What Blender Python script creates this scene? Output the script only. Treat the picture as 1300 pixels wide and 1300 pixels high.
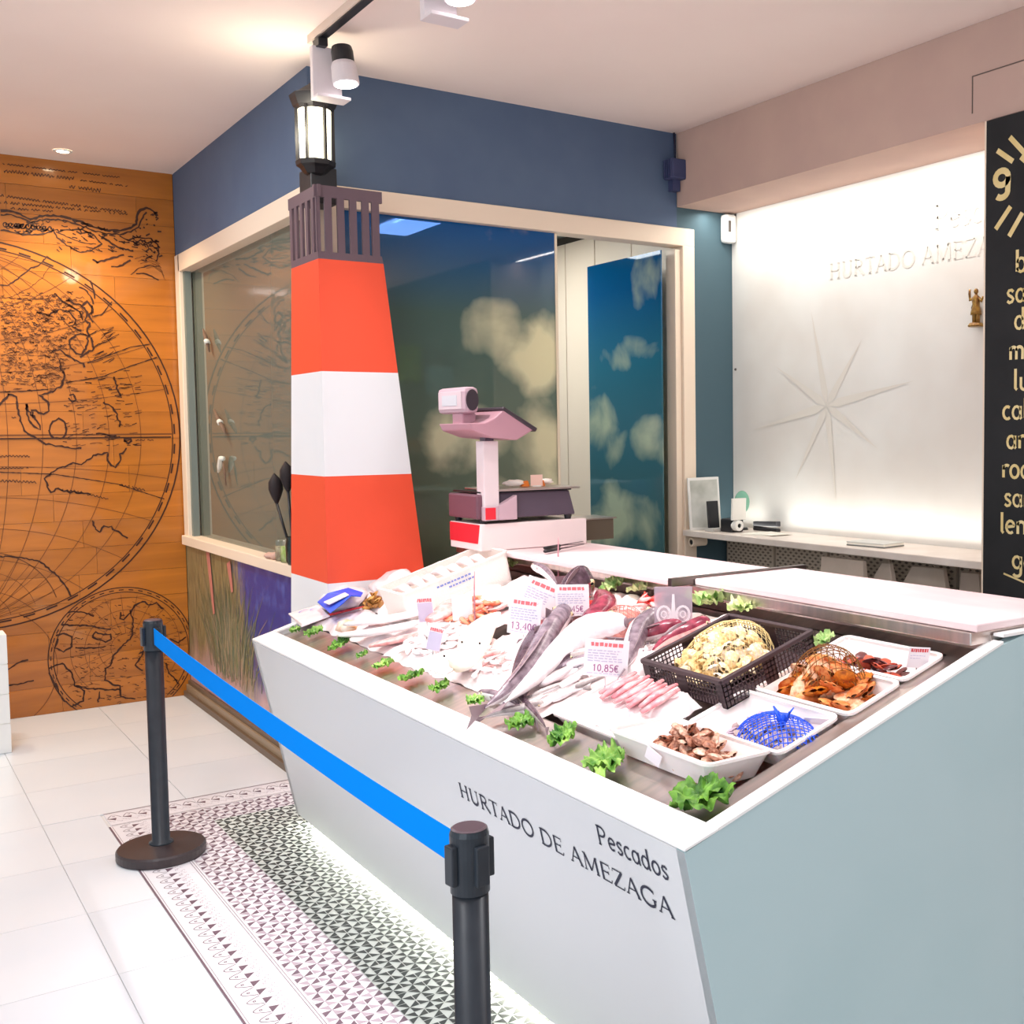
import bpy, bmesh, math, random
from mathutils import Vector, Matrix, noise
random.seed(7)
PI = math.pi
C = bpy.context.scene.collection
scene = bpy.context.scene
for _o in list(bpy.data.objects):
    bpy.data.objects.remove(_o)

# ------------------------------------------------------------------ camera
FPX, YAW, PITCH, ROLL, CX, CY, H = 1427.98, 0.627487, 0.0629210, -0.0099221, 839.62, 638.61, 1.7
fw = Vector((math.sin(YAW)*math.cos(PITCH), math.cos(YAW)*math.cos(PITCH), -math.sin(PITCH)))
_r = fw.cross(Vector((0, 0, 1))).normalized()
_u = _r.cross(fw)
rt = _r*math.cos(ROLL) + _u*math.sin(ROLL)
up = -_r*math.sin(ROLL) + _u*math.cos(ROLL)
EYE = Vector((0, 0, H))
cam_d = bpy.data.cameras.new('camera')
cam = bpy.data.objects.new('camera', cam_d)
C.objects.link(cam)
cam.matrix_world = Matrix(((rt.x, up.x, -fw.x, 0), (rt.y, up.y, -fw.y, 0), (rt.z, up.z, -fw.z, H), (0, 0, 0, 1)))
cam_d.sensor_width = 36
cam_d.lens = FPX/1300*36
cam_d.shift_x = (650-CX)/1300
cam_d.shift_y = (CY-650)/1300
cam_d.clip_start = .05
scene.camera = cam

# ------------------------------------------------------------------ view and world
scene.view_settings.view_transform = 'Standard'
scene.view_settings.look = 'None'
scene.view_settings.gamma = 1
scene.view_settings.use_curve_mapping = False
scene.view_settings.exposure = 0.0
W = bpy.data.worlds.new('world')
scene.world = W
W.use_nodes = True
W.node_tree.nodes['Background'].inputs[0].default_value = (0.80, 0.92, 1.0, 1)
W.node_tree.nodes['Background'].inputs[1].default_value = 0.85

def lamp(name, kind, loc, energy, color=(1, 1, 1), target=None, **kw):
    d = bpy.data.lights.new(name, kind)
    d.energy = energy
    d.color = color
    for k, v in kw.items():
        setattr(d, k, v)
    o = bpy.data.objects.new(name, d)
    C.objects.link(o)
    o.location = loc
    if target is not None:
        o.rotation_euler = (Vector(target)-Vector(loc)).to_track_quat('-Z', 'Y').to_euler()
    return o

# daylight of the shop front behind and left of the camera, warm ceiling lamps
lamp('shopfront_daylight', 'AREA', (-2.6, 0.2, 2.2), 70, (.80, .91, 1), (1.5, 4.2, .6), shape='RECTANGLE', size=3.0, size_y=2.4)
for (x, y, e) in ((-.4, 2.2, 46), (.3, 5.9, 40), (3.1, .9, 34)):
    lamp('ceiling_lamp', 'AREA', (x, y, 3.37), e, (.95, .97, 1), (x, y, 0), shape='DISK', size=.5)
# track spots pointing at the fish counter
for (x, y, tx, ty, e) in ((1.70, 4.66, 2.0, 4.1, 92), (1.71, 3.52, 1.95, 3.5, 108), (1.70, 2.6, 1.95, 2.9, 108), (1.70, 1.6, 1.9, 2.2, 82)):
    lamp('track_spot_light', 'SPOT', (x, y, 3.05), e, (1, .93, .93), (tx, ty, 1.0), spot_size=1.25, spot_blend=.8, shadow_soft_size=.05)
# recessed downlights over the map wall
for (x, y) in ((1.12, 7.30), (.2, 7.2)):
    lamp('downlight_beam', 'SPOT', (x, y, 3.33), 95, (1, .82, .58), (x, y+.12, 0), spot_size=2.1, spot_blend=.8, shadow_soft_size=.04)
# lamps of the alcove, the glass room and the strip under the counter
lamp('alcove_top_light', 'AREA', (4.08, 4.1, 2.965), 13, (1, .98, .92), (4.22, 4.1, 1.9), shape='RECTANGLE', size=2.1, size_y=.05)
lamp('alcove_shelf_light', 'AREA', (4.20, 4.1, 1.16), 3, (1, .98, .92), (4.28, 4.1, 2.2), shape='RECTANGLE', size=2.1, size_y=.05)
lamp('room_light', 'AREA', (2.9, 6.5, 3.0), 30, (.95, 1, 1), (2.9, 6.5, 0), shape='RECTANGLE', size=1.2, size_y=.2)
lamp('plinth_light', 'AREA', (1.60, 3.35, .055), 13, (1, 1, .88), (1.42, 3.35, 0), shape='RECTANGLE', size=3.0, size_y=.03)

# ------------------------------------------------------------------ helpers
def ray(x, y):
    return fw + rt*((x-CX)/FPX) - up*((y-CY)/FPX)
def on(x, y, ax, val):
    d = ray(x, y)
    return EYE + d*((val-EYE[ax])/d[ax])
LEDGE = .399      # display bed plane: z = LEDGE + .3 x
def bed(x, y, h=0.0):
    d = ray(x, y)
    n = Vector((-.3, 0, 1))
    return EYE + d*((LEDGE+h-EYE.dot(n))/d.dot(n))
def bedz(x):
    return LEDGE + .3*x

def lin(c):
    return tuple(((v/255)/12.92 if v/255 <= .04045 else ((v/255+.055)/1.055)**2.4) for v in c[:3]) + (1,)
MATS = {}
def mat(name, c, rough=.5, metal=0, alpha=1, trans=0, emit=None, estr=0, c2=None, scale=8, bump=0, spec=.5, coat=0, stretch=(1, 1, 1), detail=3, ior=1.45, sss=0, objrand=0):
    if name in MATS:
        return MATS[name]
    m = bpy.data.materials.new(name)
    m.use_nodes = True
    nt = m.node_tree
    b = nt.nodes['Principled BSDF']
    b.inputs['Base Color'].default_value = lin(c)
    b.inputs['Roughness'].default_value = rough
    b.inputs['Metallic'].default_value = metal
    b.inputs['Alpha'].default_value = alpha
    b.inputs['Transmission Weight'].default_value = trans
    b.inputs['IOR'].default_value = ior
    b.inputs['Specular IOR Level'].default_value = spec
    b.inputs['Coat Weight'].default_value = coat
    b.inputs['Coat Roughness'].default_value = .12
    if sss:
        b.inputs['Subsurface Weight'].default_value = sss
        b.inputs['Subsurface Scale'].default_value = .01
    if emit:
        b.inputs['Emission Color'].default_value = lin(emit)
        b.inputs['Emission Strength'].default_value = estr
    if c2 or bump:
        tc = nt.nodes.new('ShaderNodeTexCoord')
        mp = nt.nodes.new('ShaderNodeMapping')
        mp.inputs['Scale'].default_value = stretch
        n = nt.nodes.new('ShaderNodeTexNoise')
        n.inputs['Scale'].default_value = scale
        n.inputs['Detail'].default_value = detail
        nt.links.new(tc.outputs['Object'], mp.inputs[0])
        nt.links.new(mp.outputs[0], n.inputs['Vector'])
        if c2:
            r = nt.nodes.new('ShaderNodeValToRGB')
            r.color_ramp.elements[0].position = .35
            r.color_ramp.elements[0].color = lin(c)
            r.color_ramp.elements[1].position = .65
            r.color_ramp.elements[1].color = lin(c2)
            nt.links.new(n.outputs[0], r.inputs[0])
            out = r.outputs[0]
            if objrand:
                oi = nt.nodes.new('ShaderNodeObjectInfo')
                hs = nt.nodes.new('ShaderNodeHueSaturation')
                mr = nt.nodes.new('ShaderNodeMapRange')
                mr.inputs['To Min'].default_value = 1-objrand
                mr.inputs['To Max'].default_value = 1+objrand
                nt.links.new(oi.outputs['Random'], mr.inputs[0])
                nt.links.new(mr.outputs[0], hs.inputs['Value'])
                nt.links.new(out, hs.inputs['Color'])
                out = hs.outputs[0]
            nt.links.new(out, b.inputs['Base Color'])
        if bump:
            bp = nt.nodes.new('ShaderNodeBump')
            bp.inputs['Strength'].default_value = bump
            bp.inputs['Distance'].default_value = .01
            nt.links.new(n.outputs[0], bp.inputs['Height'])
            nt.links.new(bp.outputs[0], b.inputs['Normal'])
    MATS[name] = m
    return m

class MB:
    """collects geometry for one mesh object"""
    def __init__(s):
        s.v = []; s.f = []; s.mi = []; s.cur = 0
    def add(s, vs, fs):
        o = len(s.v)
        s.v += [tuple(v) for v in vs]
        for f in fs:
            s.f.append(tuple(i+o for i in f)); s.mi.append(s.cur)
        return s
    def box(s, x0, x1, y0, y1, z0, z1, M=None):
        vs = [Vector((x, y, z)) for z in (z0, z1) for y in (y0, y1) for x in (x0, x1)]
        if M is not None:
            vs = [M @ v for v in vs]
        return s.add(vs, [(0, 2, 3, 1), (4, 5, 7, 6), (0, 1, 5, 4), (2, 6, 7, 3), (0, 4, 6, 2), (1, 3, 7, 5)])
    def hexa(s, a, b):
        """two quads (4 pts each, same winding) joined into a solid"""
        return s.add(list(a)+list(b), [(3, 2, 1, 0), (4, 5, 6, 7), (0, 1, 5, 4), (1, 2, 6, 5), (2, 3, 7, 6), (3, 0, 4, 7)])
    def prism(s, pts, off):
        """polygon (3d points) extruded by the vector off"""
        n = len(pts); off = Vector(off)
        a = [Vector(p) for p in pts]
        return s.add(a+[p+off for p in a], [tuple(reversed(range(n))), tuple(range(n, 2*n))]+[(i, (i+1) % n, n+(i+1) % n, n+i) for i in range(n)])
    def lathe(s, prof, seg=24, M=None, cap=True):
        vs = []; fs = []
        for (r, z) in prof:
            for i in range(seg):
                a = 2*PI*i/seg
                vs.append(Vector((r*math.cos(a), r*math.sin(a), z)))
        for k in range(len(prof)-1):
            for i in range(seg):
                j = (i+1) % seg
                fs.append((k*seg+i, k*seg+j, (k+1)*seg+j, (k+1)*seg+i))
        if cap:
            fs.append(tuple(reversed(range(seg))))
            fs.append(tuple((len(prof)-1)*seg+i for i in range(seg)))
        if M is not None:
            vs = [M @ v for v in vs]
        return s.add(vs, fs)
    def tube(s, pts, rad, seg=8, flat=1.0, cap=True):
        """tube along points; rad number or list; flat squashes the z side"""
        pts = [Vector(p) for p in pts]
        n = len(pts)
        if not hasattr(rad, '__len__'):
            rad = [rad]*n
        vs = []; fs = []
        for k, p in enumerate(pts):
            d = (pts[min(k+1, n-1)]-pts[max(k-1, 0)]).normalized()
            ref = Vector((0, 0, 1)) if abs(d.z) < .9 else Vector((1, 0, 0))
            a = d.cross(ref).normalized(); b = a.cross(d)
            for i in range(seg):
                t = 2*PI*i/seg
                vs.append(p + a*(rad[k]*math.cos(t)) + b*(rad[k]*flat*math.sin(t)))
        for k in range(n-1):
            for i in range(seg):
                j = (i+1) % seg
                fs.append((k*seg+i, k*seg+j, (k+1)*seg+j, (k+1)*seg+i))
        if cap:
            fs.append(tuple(reversed(range(seg)))); fs.append(tuple((n-1)*seg+i for i in range(seg)))
        return s.add(vs, fs)
    def blob(s, c, r, seg=10, rings=7, M=None, jit=0, seed=0):
        vs = []; fs = []
        c = Vector(c)
        for k in range(rings+1):
            ph = PI*k/rings
            for i in range(seg):
                t = 2*PI*i/seg
                d = Vector((math.sin(ph)*math.cos(t), math.sin(ph)*math.sin(t), math.cos(ph)))
                q = 1 + jit*noise.noise(d*1.7+Vector((seed*3.1, seed, 0)))
                p = Vector((d.x*r[0], d.y*r[1], d.z*r[2]))*q
                if M is not None:
                    p = M @ p
                vs.append(c+p)
        for k in range(rings):
            for i in range(seg):
                j = (i+1) % seg
                fs.append((k*seg+i, (k+1)*seg+i, (k+1)*seg+j, k*seg+j))
        return s.add(vs, fs)
    def ribbon(s, pts, w, nrm, closed=False):
        """flat strip of width w along points, lying across the normal nrm"""
        pts = [Vector(p) for p in pts]; nrm = Vector(nrm); n = len(pts); vs = []; fs = []
        for k, p in enumerate(pts):
            d = (pts[min(k+1, n-1)]-pts[max(k-1, 0)])
            if d.length < 1e-7:
                d = Vector((0, 0, 1))
            a = d.normalized().cross(nrm)
            if a.length < 1e-6:
                a = Vector((1, 0, 0))
            a = a.normalized()
            ww = (w[k] if hasattr(w, '__len__') else w)/2
            vs += [p-a*ww, p+a*ww]
        for k in range(n-1):
            fs.append((2*k, 2*k+1, 2*k+3, 2*k+2))
        return s.add(vs, fs)
    def build(s, name, m, parent=None, smooth=False, bevel=0, at=None, weld=False, subsurf=0):
        me = bpy.data.meshes.new(name)
        vs = s.v
        if at is not None:
            vs = [(v[0]-at[0], v[1]-at[1], v[2]-at[2]) for v in vs]
        me.from_pydata(vs, [], s.f)
        ms = m if isinstance(m, (list, tuple)) else [m]
        for q in ms:
            me.materials.append(q)
        if len(ms) > 1:
            me.polygons.foreach_set('material_index', s.mi)
        if smooth:
            me.polygons.foreach_set('use_smooth', [True]*len(me.polygons))
        me.update()
        if smooth or weld:
            bm = bmesh.new(); bm.from_mesh(me)
            bmesh.ops.remove_doubles(bm, verts=bm.verts, dist=1e-5)
            bmesh.ops.recalc_face_normals(bm, faces=bm.faces)
            bm.to_mesh(me); bm.free()
        o = bpy.data.objects.new(name, me)
        C.objects.link(o)
        if at is not None:
            o.location = at
        if parent is not None:
            o.parent = parent
            if at is not None:
                o.location = Vector(at)-parent.matrix_world.translation
            else:
                o.matrix_parent_inverse = Matrix.Translation(-Vector(parent.location))
        if bevel:
            b = o.modifiers.new('bevel', 'BEVEL'); b.width = bevel; b.segments = 2; b.limit_method = 'ANGLE'; b.angle_limit = .6
        if subsurf:
            b = o.modifiers.new('smooth', 'SUBSURF'); b.levels = subsurf; b.render_levels = subsurf
        return o

def tag(o, label=None, cat=None, group=None, kind=None):
    if label: o['label'] = label
    if cat: o['category'] = cat
    if group: o['group'] = group
    if kind: o['kind'] = kind
    return o
def thing(name, label, cat, loc=(0, 0, 0), group=None):
    o = bpy.data.objects.new(name, None)
    C.objects.link(o)
    o.location = loc
    o.empty_display_size = .05
    bpy.context.view_layer.update() if False else None
    o.matrix_world = Matrix.Translation(Vector(loc))
    return tag(o, label, cat, group)
def struct(name, mb, m, parent=None, **k):
    o = mb.build(name, m, parent, **k)
    if parent is None:
        o['kind'] = 'structure'
    return o
def clone(o, M=None, label=None, group=None):
    """copy a thing and each of its parts and sub-parts"""
    r = o.copy(); C.objects.link(r)
    if M is not None:
        r.matrix_world = M
    if label: r['label'] = label
    if group: r['group'] = group
    for ch in [c for c in bpy.data.objects if c.parent == o]:
        c = ch.copy(); C.objects.link(c); c.parent = r
        for g in [q for q in bpy.data.objects if q.parent == ch]:
            d = g.copy(); C.objects.link(d); d.parent = c
    return r
def RX(a): return Matrix.Rotation(a, 4, 'X')
def RY(a): return Matrix.Rotation(a, 4, 'Y')
def RZ(a): return Matrix.Rotation(a, 4, 'Z')
def TR(*p): return Matrix.Translation(Vector(p))
def SC(s): return Matrix.Scale(s, 4)

# ------------------------------------------------------------------ stroke lettering (serif capitals, lower case)
def arc(cx, cy, rx, ry, a0, a1, n=10):
    return [(cx+rx*math.cos(math.radians(a0+(a1-a0)*i/n)), cy+ry*math.sin(math.radians(a0+(a1-a0)*i/n))) for i in range(n+1)]
# each glyph: (advance, [(points, weight)]) ; weight 1 thick, 0 thin
def sf(x, y, w=.09): return ([(x-w, y), (x+w, y)], 0)
GL = {
 'H': (.78, [([(.14, 0), (.14, .7)], 1), ([(.60, 0), (.60, .7)], 1), ([(.14, .37), (.60, .37)], 0), sf(.14, 0), sf(.14, .7), sf(.6, 0), sf(.6, .7)]),
 'U': (.76, [([(.14, .7), (.14, .22)]+arc(.36, .22, .22, .22, 180, 360), 1), ([(.58, .22), (.58, .7)], 0), sf(.14, .7), sf(.58, .7)]),
 'R': (.70, [([(.14, 0), (.14, .7)], 1), ([(.14, .7), (.3, .7)]+arc(.3, .53, .2, .17, 90, -90)+[(.14, .36)], .5), ([(.32, .36), (.62, 0), (.68, 0)], 1), sf(.14, 0), sf(.12, .7, .07)]),
 'T': (.64, [([(.32, 0), (.32, .7)], 1), ([(.04, .6), (.05, .7), (.59, .7), (.6, .6)], 0), sf(.32, 0)]),
 'A': (.70, [([(.08, 0), (.34, .7)], 0), ([(.34, .72), (.62, 0)], 1), ([(.18, .25), (.52, .25)], 0), sf(.08, 0, .07), sf(.62, 0, .08)]),
 'D': (.78, [([(.14, 0), (.14, .7)], 1), ([(.14, .7), (.32, .7)]+arc(.32, .35, .36, .35, 90, -90, 14)+[(.14, 0)], .6), sf(.11, 0, .05), sf(.11, .7, .05)]),
 'O': (.82, [(arc(.41, .35, .33, .36, 0, 360, 24), .8)]),
 'E': (.62, [([(.14, 0), (.14, .7)], 1), ([(.1, .7), (.53, .7), (.54, .58)], 0), ([(.14, .37), (.45, .37)], 0), ([(.45, .3), (.45, .44)], 0), ([(.1, 0), (.55, 0), (.58, .13)], 0)]),
 'M': (.92, [([(.14, 0), (.17, .7)], 0), ([(.17, .7), (.45, .05)], 1), ([(.45, .05), (.74, .7)], 0), ([(.74, .7), (.78, 0)], 1), sf(.14, 0, .07), sf(.78, 0, .08), sf(.13, .7, .05), sf(.78, .7, .05)]),
 'Z': (.64, [([(.07, .58), (.09, .7), (.55, .7)], 0), ([(.54, .7), (.08, 0)], 1), ([(.08, 0), (.56, 0), (.58, .13)], 0)]),
 'G': (.80, [(arc(.42, .35, .34, .36, 50, 315, 18), .8), ([(.66, .1), (.66, .3)], 1), sf(.66, .3, .09), ([(.66, .55), (.66, .68)], 0)]),
 'P': (.60, [([(.14, 0), (.14, .7)], 1), ([(.14, .7), (.28, .7)]+arc(.28, .52, .22, .18, 90, -90)+[(.14, .34)], .6), sf(.14, 0, .07), sf(.12, .7, .06)]),
 'a': (.48, [(arc(.22, .22, .16, .22, 20, 340), .6), ([(.38, .45), (.38, .05), (.43, 0)], 1)]),
 'b': (.48, [([(.1, .72), (.1, .02)], 1), (arc(.25, .22, .16, .22, -160, 160), .6)]),
 'c': (.40, [(arc(.23, .22, .17, .22, 55, 310), .8)]),
 'd': (.50, [(arc(.22, .22, .16, .22, 20, 340), .6), ([(.38, .75), (.38, .05), (.43, 0)], 1)]),
 'e': (.44, [([(.07, .22), (.38, .27)]+arc(.22, .23, .17, .22, 15, 310), .7)]),
 'g': (.48, [(arc(.22, .24, .16, .2, 20, 340), .6), ([(.38, .45), (.38, -.1)]+arc(.22, -.1, .16, .14, 0, -150), .8)]),
 'h': (.48, [([(.1, .72), (.1, 0)], 1), ([(.1, .3)]+arc(.24, .3, .14, .15, 160, 0)+[(.38, 0)], .8)]),
 'i': (.22, [([(.11, .44), (.11, 0)], 1), ([(.1, .6), (.12, .64)], 1)]),
 'l': (.24, [([(.1, .74), (.1, .06), (.17, 0)], 1)]),
 'm': (.72, [([(.1, .44), (.1, 0)], 1), ([(.1, .3)]+arc(.22, .3, .12, .14, 160, 0)+[(.34, 0)], .9), ([(.34, .3)]+arc(.47, .3, .13, .14, 160, 0)+[(.60, 0)], .9)]),
 'n': (.48, [([(.1, .44), (.1, 0)], 1), ([(.1, .3)]+arc(.24, .3, .14, .14, 160, 0)+[(.38, 0)], .9)]),
 'o': (.46, [(arc(.23, .22, .17, .22, 0, 360, 16), .8)]),
 'r': (.34, [([(.1, .44), (.1, 0)], 1), ([(.1, .28)]+arc(.24, .3, .14, .14, 160, 50), .8)]),
 's': (.38, [([(.31, .37), (.24, .44), (.13, .43), (.08, .35), (.12, .27), (.24, .2), (.31, .12), (.26, .03), (.15, 0), (.06, .07)], .8)]),
 't': (.34, [([(.14, .6), (.14, .08), (.22, 0), (.28, .03)], 1), ([(.03, .43), (.27, .43)], .6)]),
 'u': (.48, [([(.09, .44), (.09, .14)]+arc(.22, .14, .13, .14, 180, 330), .8), ([(.36, .44), (.36, .05), (.42, 0)], 1)]),
 'z': (.40, [([(.05, .44), (.33, .44), (.06, 0), (.35, 0)], .8)]),
 ' ': (.34, []),
}
GL['\u00f1'] = (.48, GL['n'][1]+[([(.1, .56), (.18, .6), (.28, .55), (.36, .6)], .6)])
GL['\u00f3'] = (.46, GL['o'][1]+[([(.2, .55), (.32, .68)], .6)])
GL['9'] = (.5, [(arc(.24, .48, .17, .17, 0, 360, 16), 1), ([(.41, .48), (.40, .2)]+arc(.24, .16, .16, .15, 10, -140, 8), 1)])
DIG = {'0': [arc(.2, .35, .15, .33, 0, 360, 14)], '1': [[(.1, .55), (.22, .7), (.22, 0)]], '3': [arc(.18, .52, .15, .16, 140, -80, 8)+arc(.18, .18, .17, .18, 80, -140, 8)],
       '4': [[(.3, 0), (.3, .7), (.04, .22), (.38, .22)]], '5': [[(.34, .7), (.1, .7), (.08, .4)]+arc(.19, .21, .17, .21, 110, -140, 8)], '8': [arc(.2, .53, .13, .15, 0, 360, 10), arc(.2, .18, .16, .19, 0, 360, 10)],
       ',': [[(.1, .05), (.05, -.1)]], '\u20ac': [arc(.25, .35, .2, .33, 50, 310, 10), [(0, .42), (.32, .42)], [(0, .28), (.32, .28)]]}
for k, st in DIG.items():
    GL[k] = (.22 if k == ',' else .46, [(p, .8) for p in st])
def text_w(t, sp=0):
    return sum(GL[c][0]+sp for c in t)
def letters(mb, t, org, xd, yd, nrm, size, thick=.11, thin=.05, sp=0.0, width=1.0):
    """writes text with stroke glyphs on a plane: org baseline start, xd/yd unit directions"""
    org = Vector(org); xd = Vector(xd); yd = Vector(yd); x = 0
    for c in t:
        adv, st = GL[c]
        for pts, wgt in st:
            P = [org + xd*((x+p[0]*width)*size) + yd*(p[1]*size) for p in pts]
            mb.ribbon(P, (thin+(thick-thin)*wgt)*size, nrm)
        x += adv*width+sp
    return mb

def letter_parts(t, org, xd, yd, nrm, size, m, parent, thick=.11, thin=.05, width=1.0):
    org = Vector(org); xd = Vector(xd); x = 0
    for c in t:
        if GL[c][1]:
            lb = MB(); letters(lb, c, org+xd*(x*size), xd, yd, nrm, size, thick, thin, width=width)
            lb.build('letter', m, parent)
        x += GL[c][0]*width
# ------------------------------------------------------------------ materials
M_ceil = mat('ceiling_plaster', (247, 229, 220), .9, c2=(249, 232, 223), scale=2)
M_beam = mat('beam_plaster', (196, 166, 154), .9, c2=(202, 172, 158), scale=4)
M_white = mat('white_paint', (236, 234, 228), .7)
M_blue = mat('blue_paint', (80, 98, 126), .7, c2=(86, 104, 130), scale=3)
M_teal = mat('teal_paint', (70, 94, 104), .75)
M_cream = mat('cream_lacquer', (238, 218, 196), .45)
M_counter = mat('counter_white', (217, 217, 218), .35, spec=.4)
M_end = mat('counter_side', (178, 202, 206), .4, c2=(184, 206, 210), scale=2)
M_steel = mat('stainless', (220, 206, 200), .32, 1, c2=(200, 192, 188), scale=6, bump=.05, stretch=(1, 6, 1))
M_steeld = mat('stainless_dark', (120, 112, 108), .3, 1)
M_board = mat('cutting_board', (240, 222, 222), .6, c2=(232, 200, 202), scale=5, stretch=(1, .5, 1), bump=.1)
M_red = mat('tower_red', (242, 86, 56), .5, spec=.4)
M_twhite = mat('tower_white', (235, 236, 238), .5)
M_mauve = mat('railing_brown', (104, 84, 92), .55)
M_black = mat('black_plastic', (34, 34, 38), .4)
M_blackm = mat('black_metal', (40, 38, 40), .35, .3)
M_post = mat('post_black', (40, 46, 54), .35, c2=(34, 40, 48), scale=20)
M_belt = mat('belt_blue', (0, 132, 232), .95, spec=.05)
M_navy = mat('lettering_navy', (34, 38, 60), .6)
M_tray = mat('tray_white', (250, 240, 238), .35, sss=.1)
M_foam = mat('polystyrene', (250, 238, 230), .8, bump=.2, scale=150)
M_crate = mat('crate_plastic', (66, 50, 54), .45)
M_chrome = mat('chrome', (200, 200, 205), .15, 1)
M_tile = mat('floor_tile', (222, 227, 233), .28, c2=(228, 231, 235), scale=1.5, objrand=.012)
M_grout = mat('floor_joint', (212, 209, 208), .8)
M_lp = mat('letter_print', (226, 219, 210), .6)

def wood_material():
    m = bpy.data.materials.new('varnished_wood'); m.use_nodes = True
    nt = m.node_tree; b = nt.nodes['Principled BSDF']
    b.inputs['Roughness'].default_value = .28
    b.inputs['Coat Weight'].default_value = .5
    b.inputs['Coat Roughness'].default_value = .05
    tc = nt.nodes.new('ShaderNodeTexCoord'); mp = nt.nodes.new('ShaderNodeMapping')
    mp.inputs['Scale'].default_value = (.9, 1, 9)
    oi = nt.nodes.new('ShaderNodeObjectInfo')
    ad = nt.nodes.new('ShaderNodeVectorMath'); ad.operation = 'ADD'
    nt.links.new(tc.outputs['Object'], mp.inputs[0]); nt.links.new(mp.outputs[0], ad.inputs[0]); nt.links.new(oi.outputs['Location'], ad.inputs[1])
    n = nt.nodes.new('ShaderNodeTexNoise'); n.inputs['Scale'].default_value = 1.6; n.inputs['Detail'].default_value = 7; n.inputs['Distortion'].default_value = .4
    nt.links.new(ad.outputs[0], n.inputs['Vector'])
    r = nt.nodes.new('ShaderNodeValToRGB')
    r.color_ramp.elements[0].position = .25; r.color_ramp.elements[0].color = lin((158, 90, 20))
    r.color_ramp.elements[1].position = .75; r.color_ramp.elements[1].color = lin((198, 118, 34))
    nt.links.new(n.outputs[0], r.inputs[0])
    hs = nt.nodes.new('ShaderNodeHueSaturation'); mr = nt.nodes.new('ShaderNodeMapRange')
    mr.inputs['To Min'].default_value = .93; mr.inputs['To Max'].default_value = 1.07
    nt.links.new(oi.outputs['Random'], mr.inputs[0]); nt.links.new(mr.outputs[0], hs.inputs['Value'])
    nt.links.new(r.outputs[0], hs.inputs['Color']); nt.links.new(hs.outputs[0], b.inputs['Base Color'])
    return m
M_wood = wood_material()
M_ink = mat('map_ink', (62, 30, 12), .5)
M_ink2 = mat('map_ink_faint', (116, 66, 26), .5)

XL, YM, YB, XW, XB, ZC = 1.788, 7.78, 5.191, 4.295, 3.893, 3.385   # room key planes

# ------------------------------------------------------------------ setting
floor = struct('floor', MB().box(-4.5, 6.5, -4, 9.5, -.12, -.006), M_grout)
RUGX, RUGY, RUGX1 = .862, 5.53, 1.75
def tile_obj(x0, x1, y0, y1):
    if x1-x0 < .03 or y1-y0 < .03:
        return
    g = .0015
    MB().box(x0+g, x1-g, y0+g, y1-g, -.006, .0).build('tile', M_tile, floor, at=((x0+x1)/2, (y0+y1)/2, 0))
for i in range(-3, 3):
    for j in range(0, 12):
        x0 = .63+.6*i; x1 = x0+.6; y0 = 1.57+.565*j; y1 = min(y0+.565, YM)
        if x0 > XL or (x0 > 1.7 and y0 > YB):
            continue
        if x1 > RUGX and y0 < RUGY:            # inlay region: keep the pieces around it
            if x0 < RUGX:
                tile_obj(x0, RUGX, y0, min(y1, RUGY))
            if y1 > RUGY:
                tile_obj(x0, min(x1, XL), RUGY, y1)
        else:
            tile_obj(x0, min(x1, XL) if y0 > 5 else x1, y0, y1)

# patterned cement-tile inlay: every tile is a piece, the print is coloured faces of its mesh
M_t_l = mat('inlay_white', (230, 226, 230), .4)
M_t_p = mat('inlay_mauve', (112, 90, 102), .4)
M_t_g = mat('inlay_sage', (214, 220, 214), .4)
M_t_k = mat('inlay_dark', (56, 62, 60), .4)
M_t_m = mat('inlay_mid', (176, 160, 170), .4)
CELL = .0635; TS = CELL*3
def pin_mesh(name, light, dark, mid):
    mb = MB()
    h = TS/2
    mb.cur = 0; mb.box(-h+.0006, h-.0006, -h+.0006, h-.0006, -.006, .0)
    z = .0006
    for i in range(3):
        for j in range(3):
            cx = -h+CELL*(i+.5); cy = -h+CELL*(j+.5); c = CELL/2*.95
            pts = [(c, 0), (c, c), (0, c), (-c, c), (-c, 0), (-c, -c), (0, -c), (c, -c)]
            fl = (i+j) % 2
            for k in range(8):
                if (k+fl) % 2 == 0:
                    a = pts[k]; b = pts[(k+1) % 8]
                    mb.cur = 1 if k in (0, 1, 4, 5) else 2
                    mb.add([(cx, cy, z), (cx+a[0], cy+a[1], z), (cx+b[0], cy+b[1], z)], [(0, 1, 2)])
    o = mb.build(name, [light, dark, mid])
    return o
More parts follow.
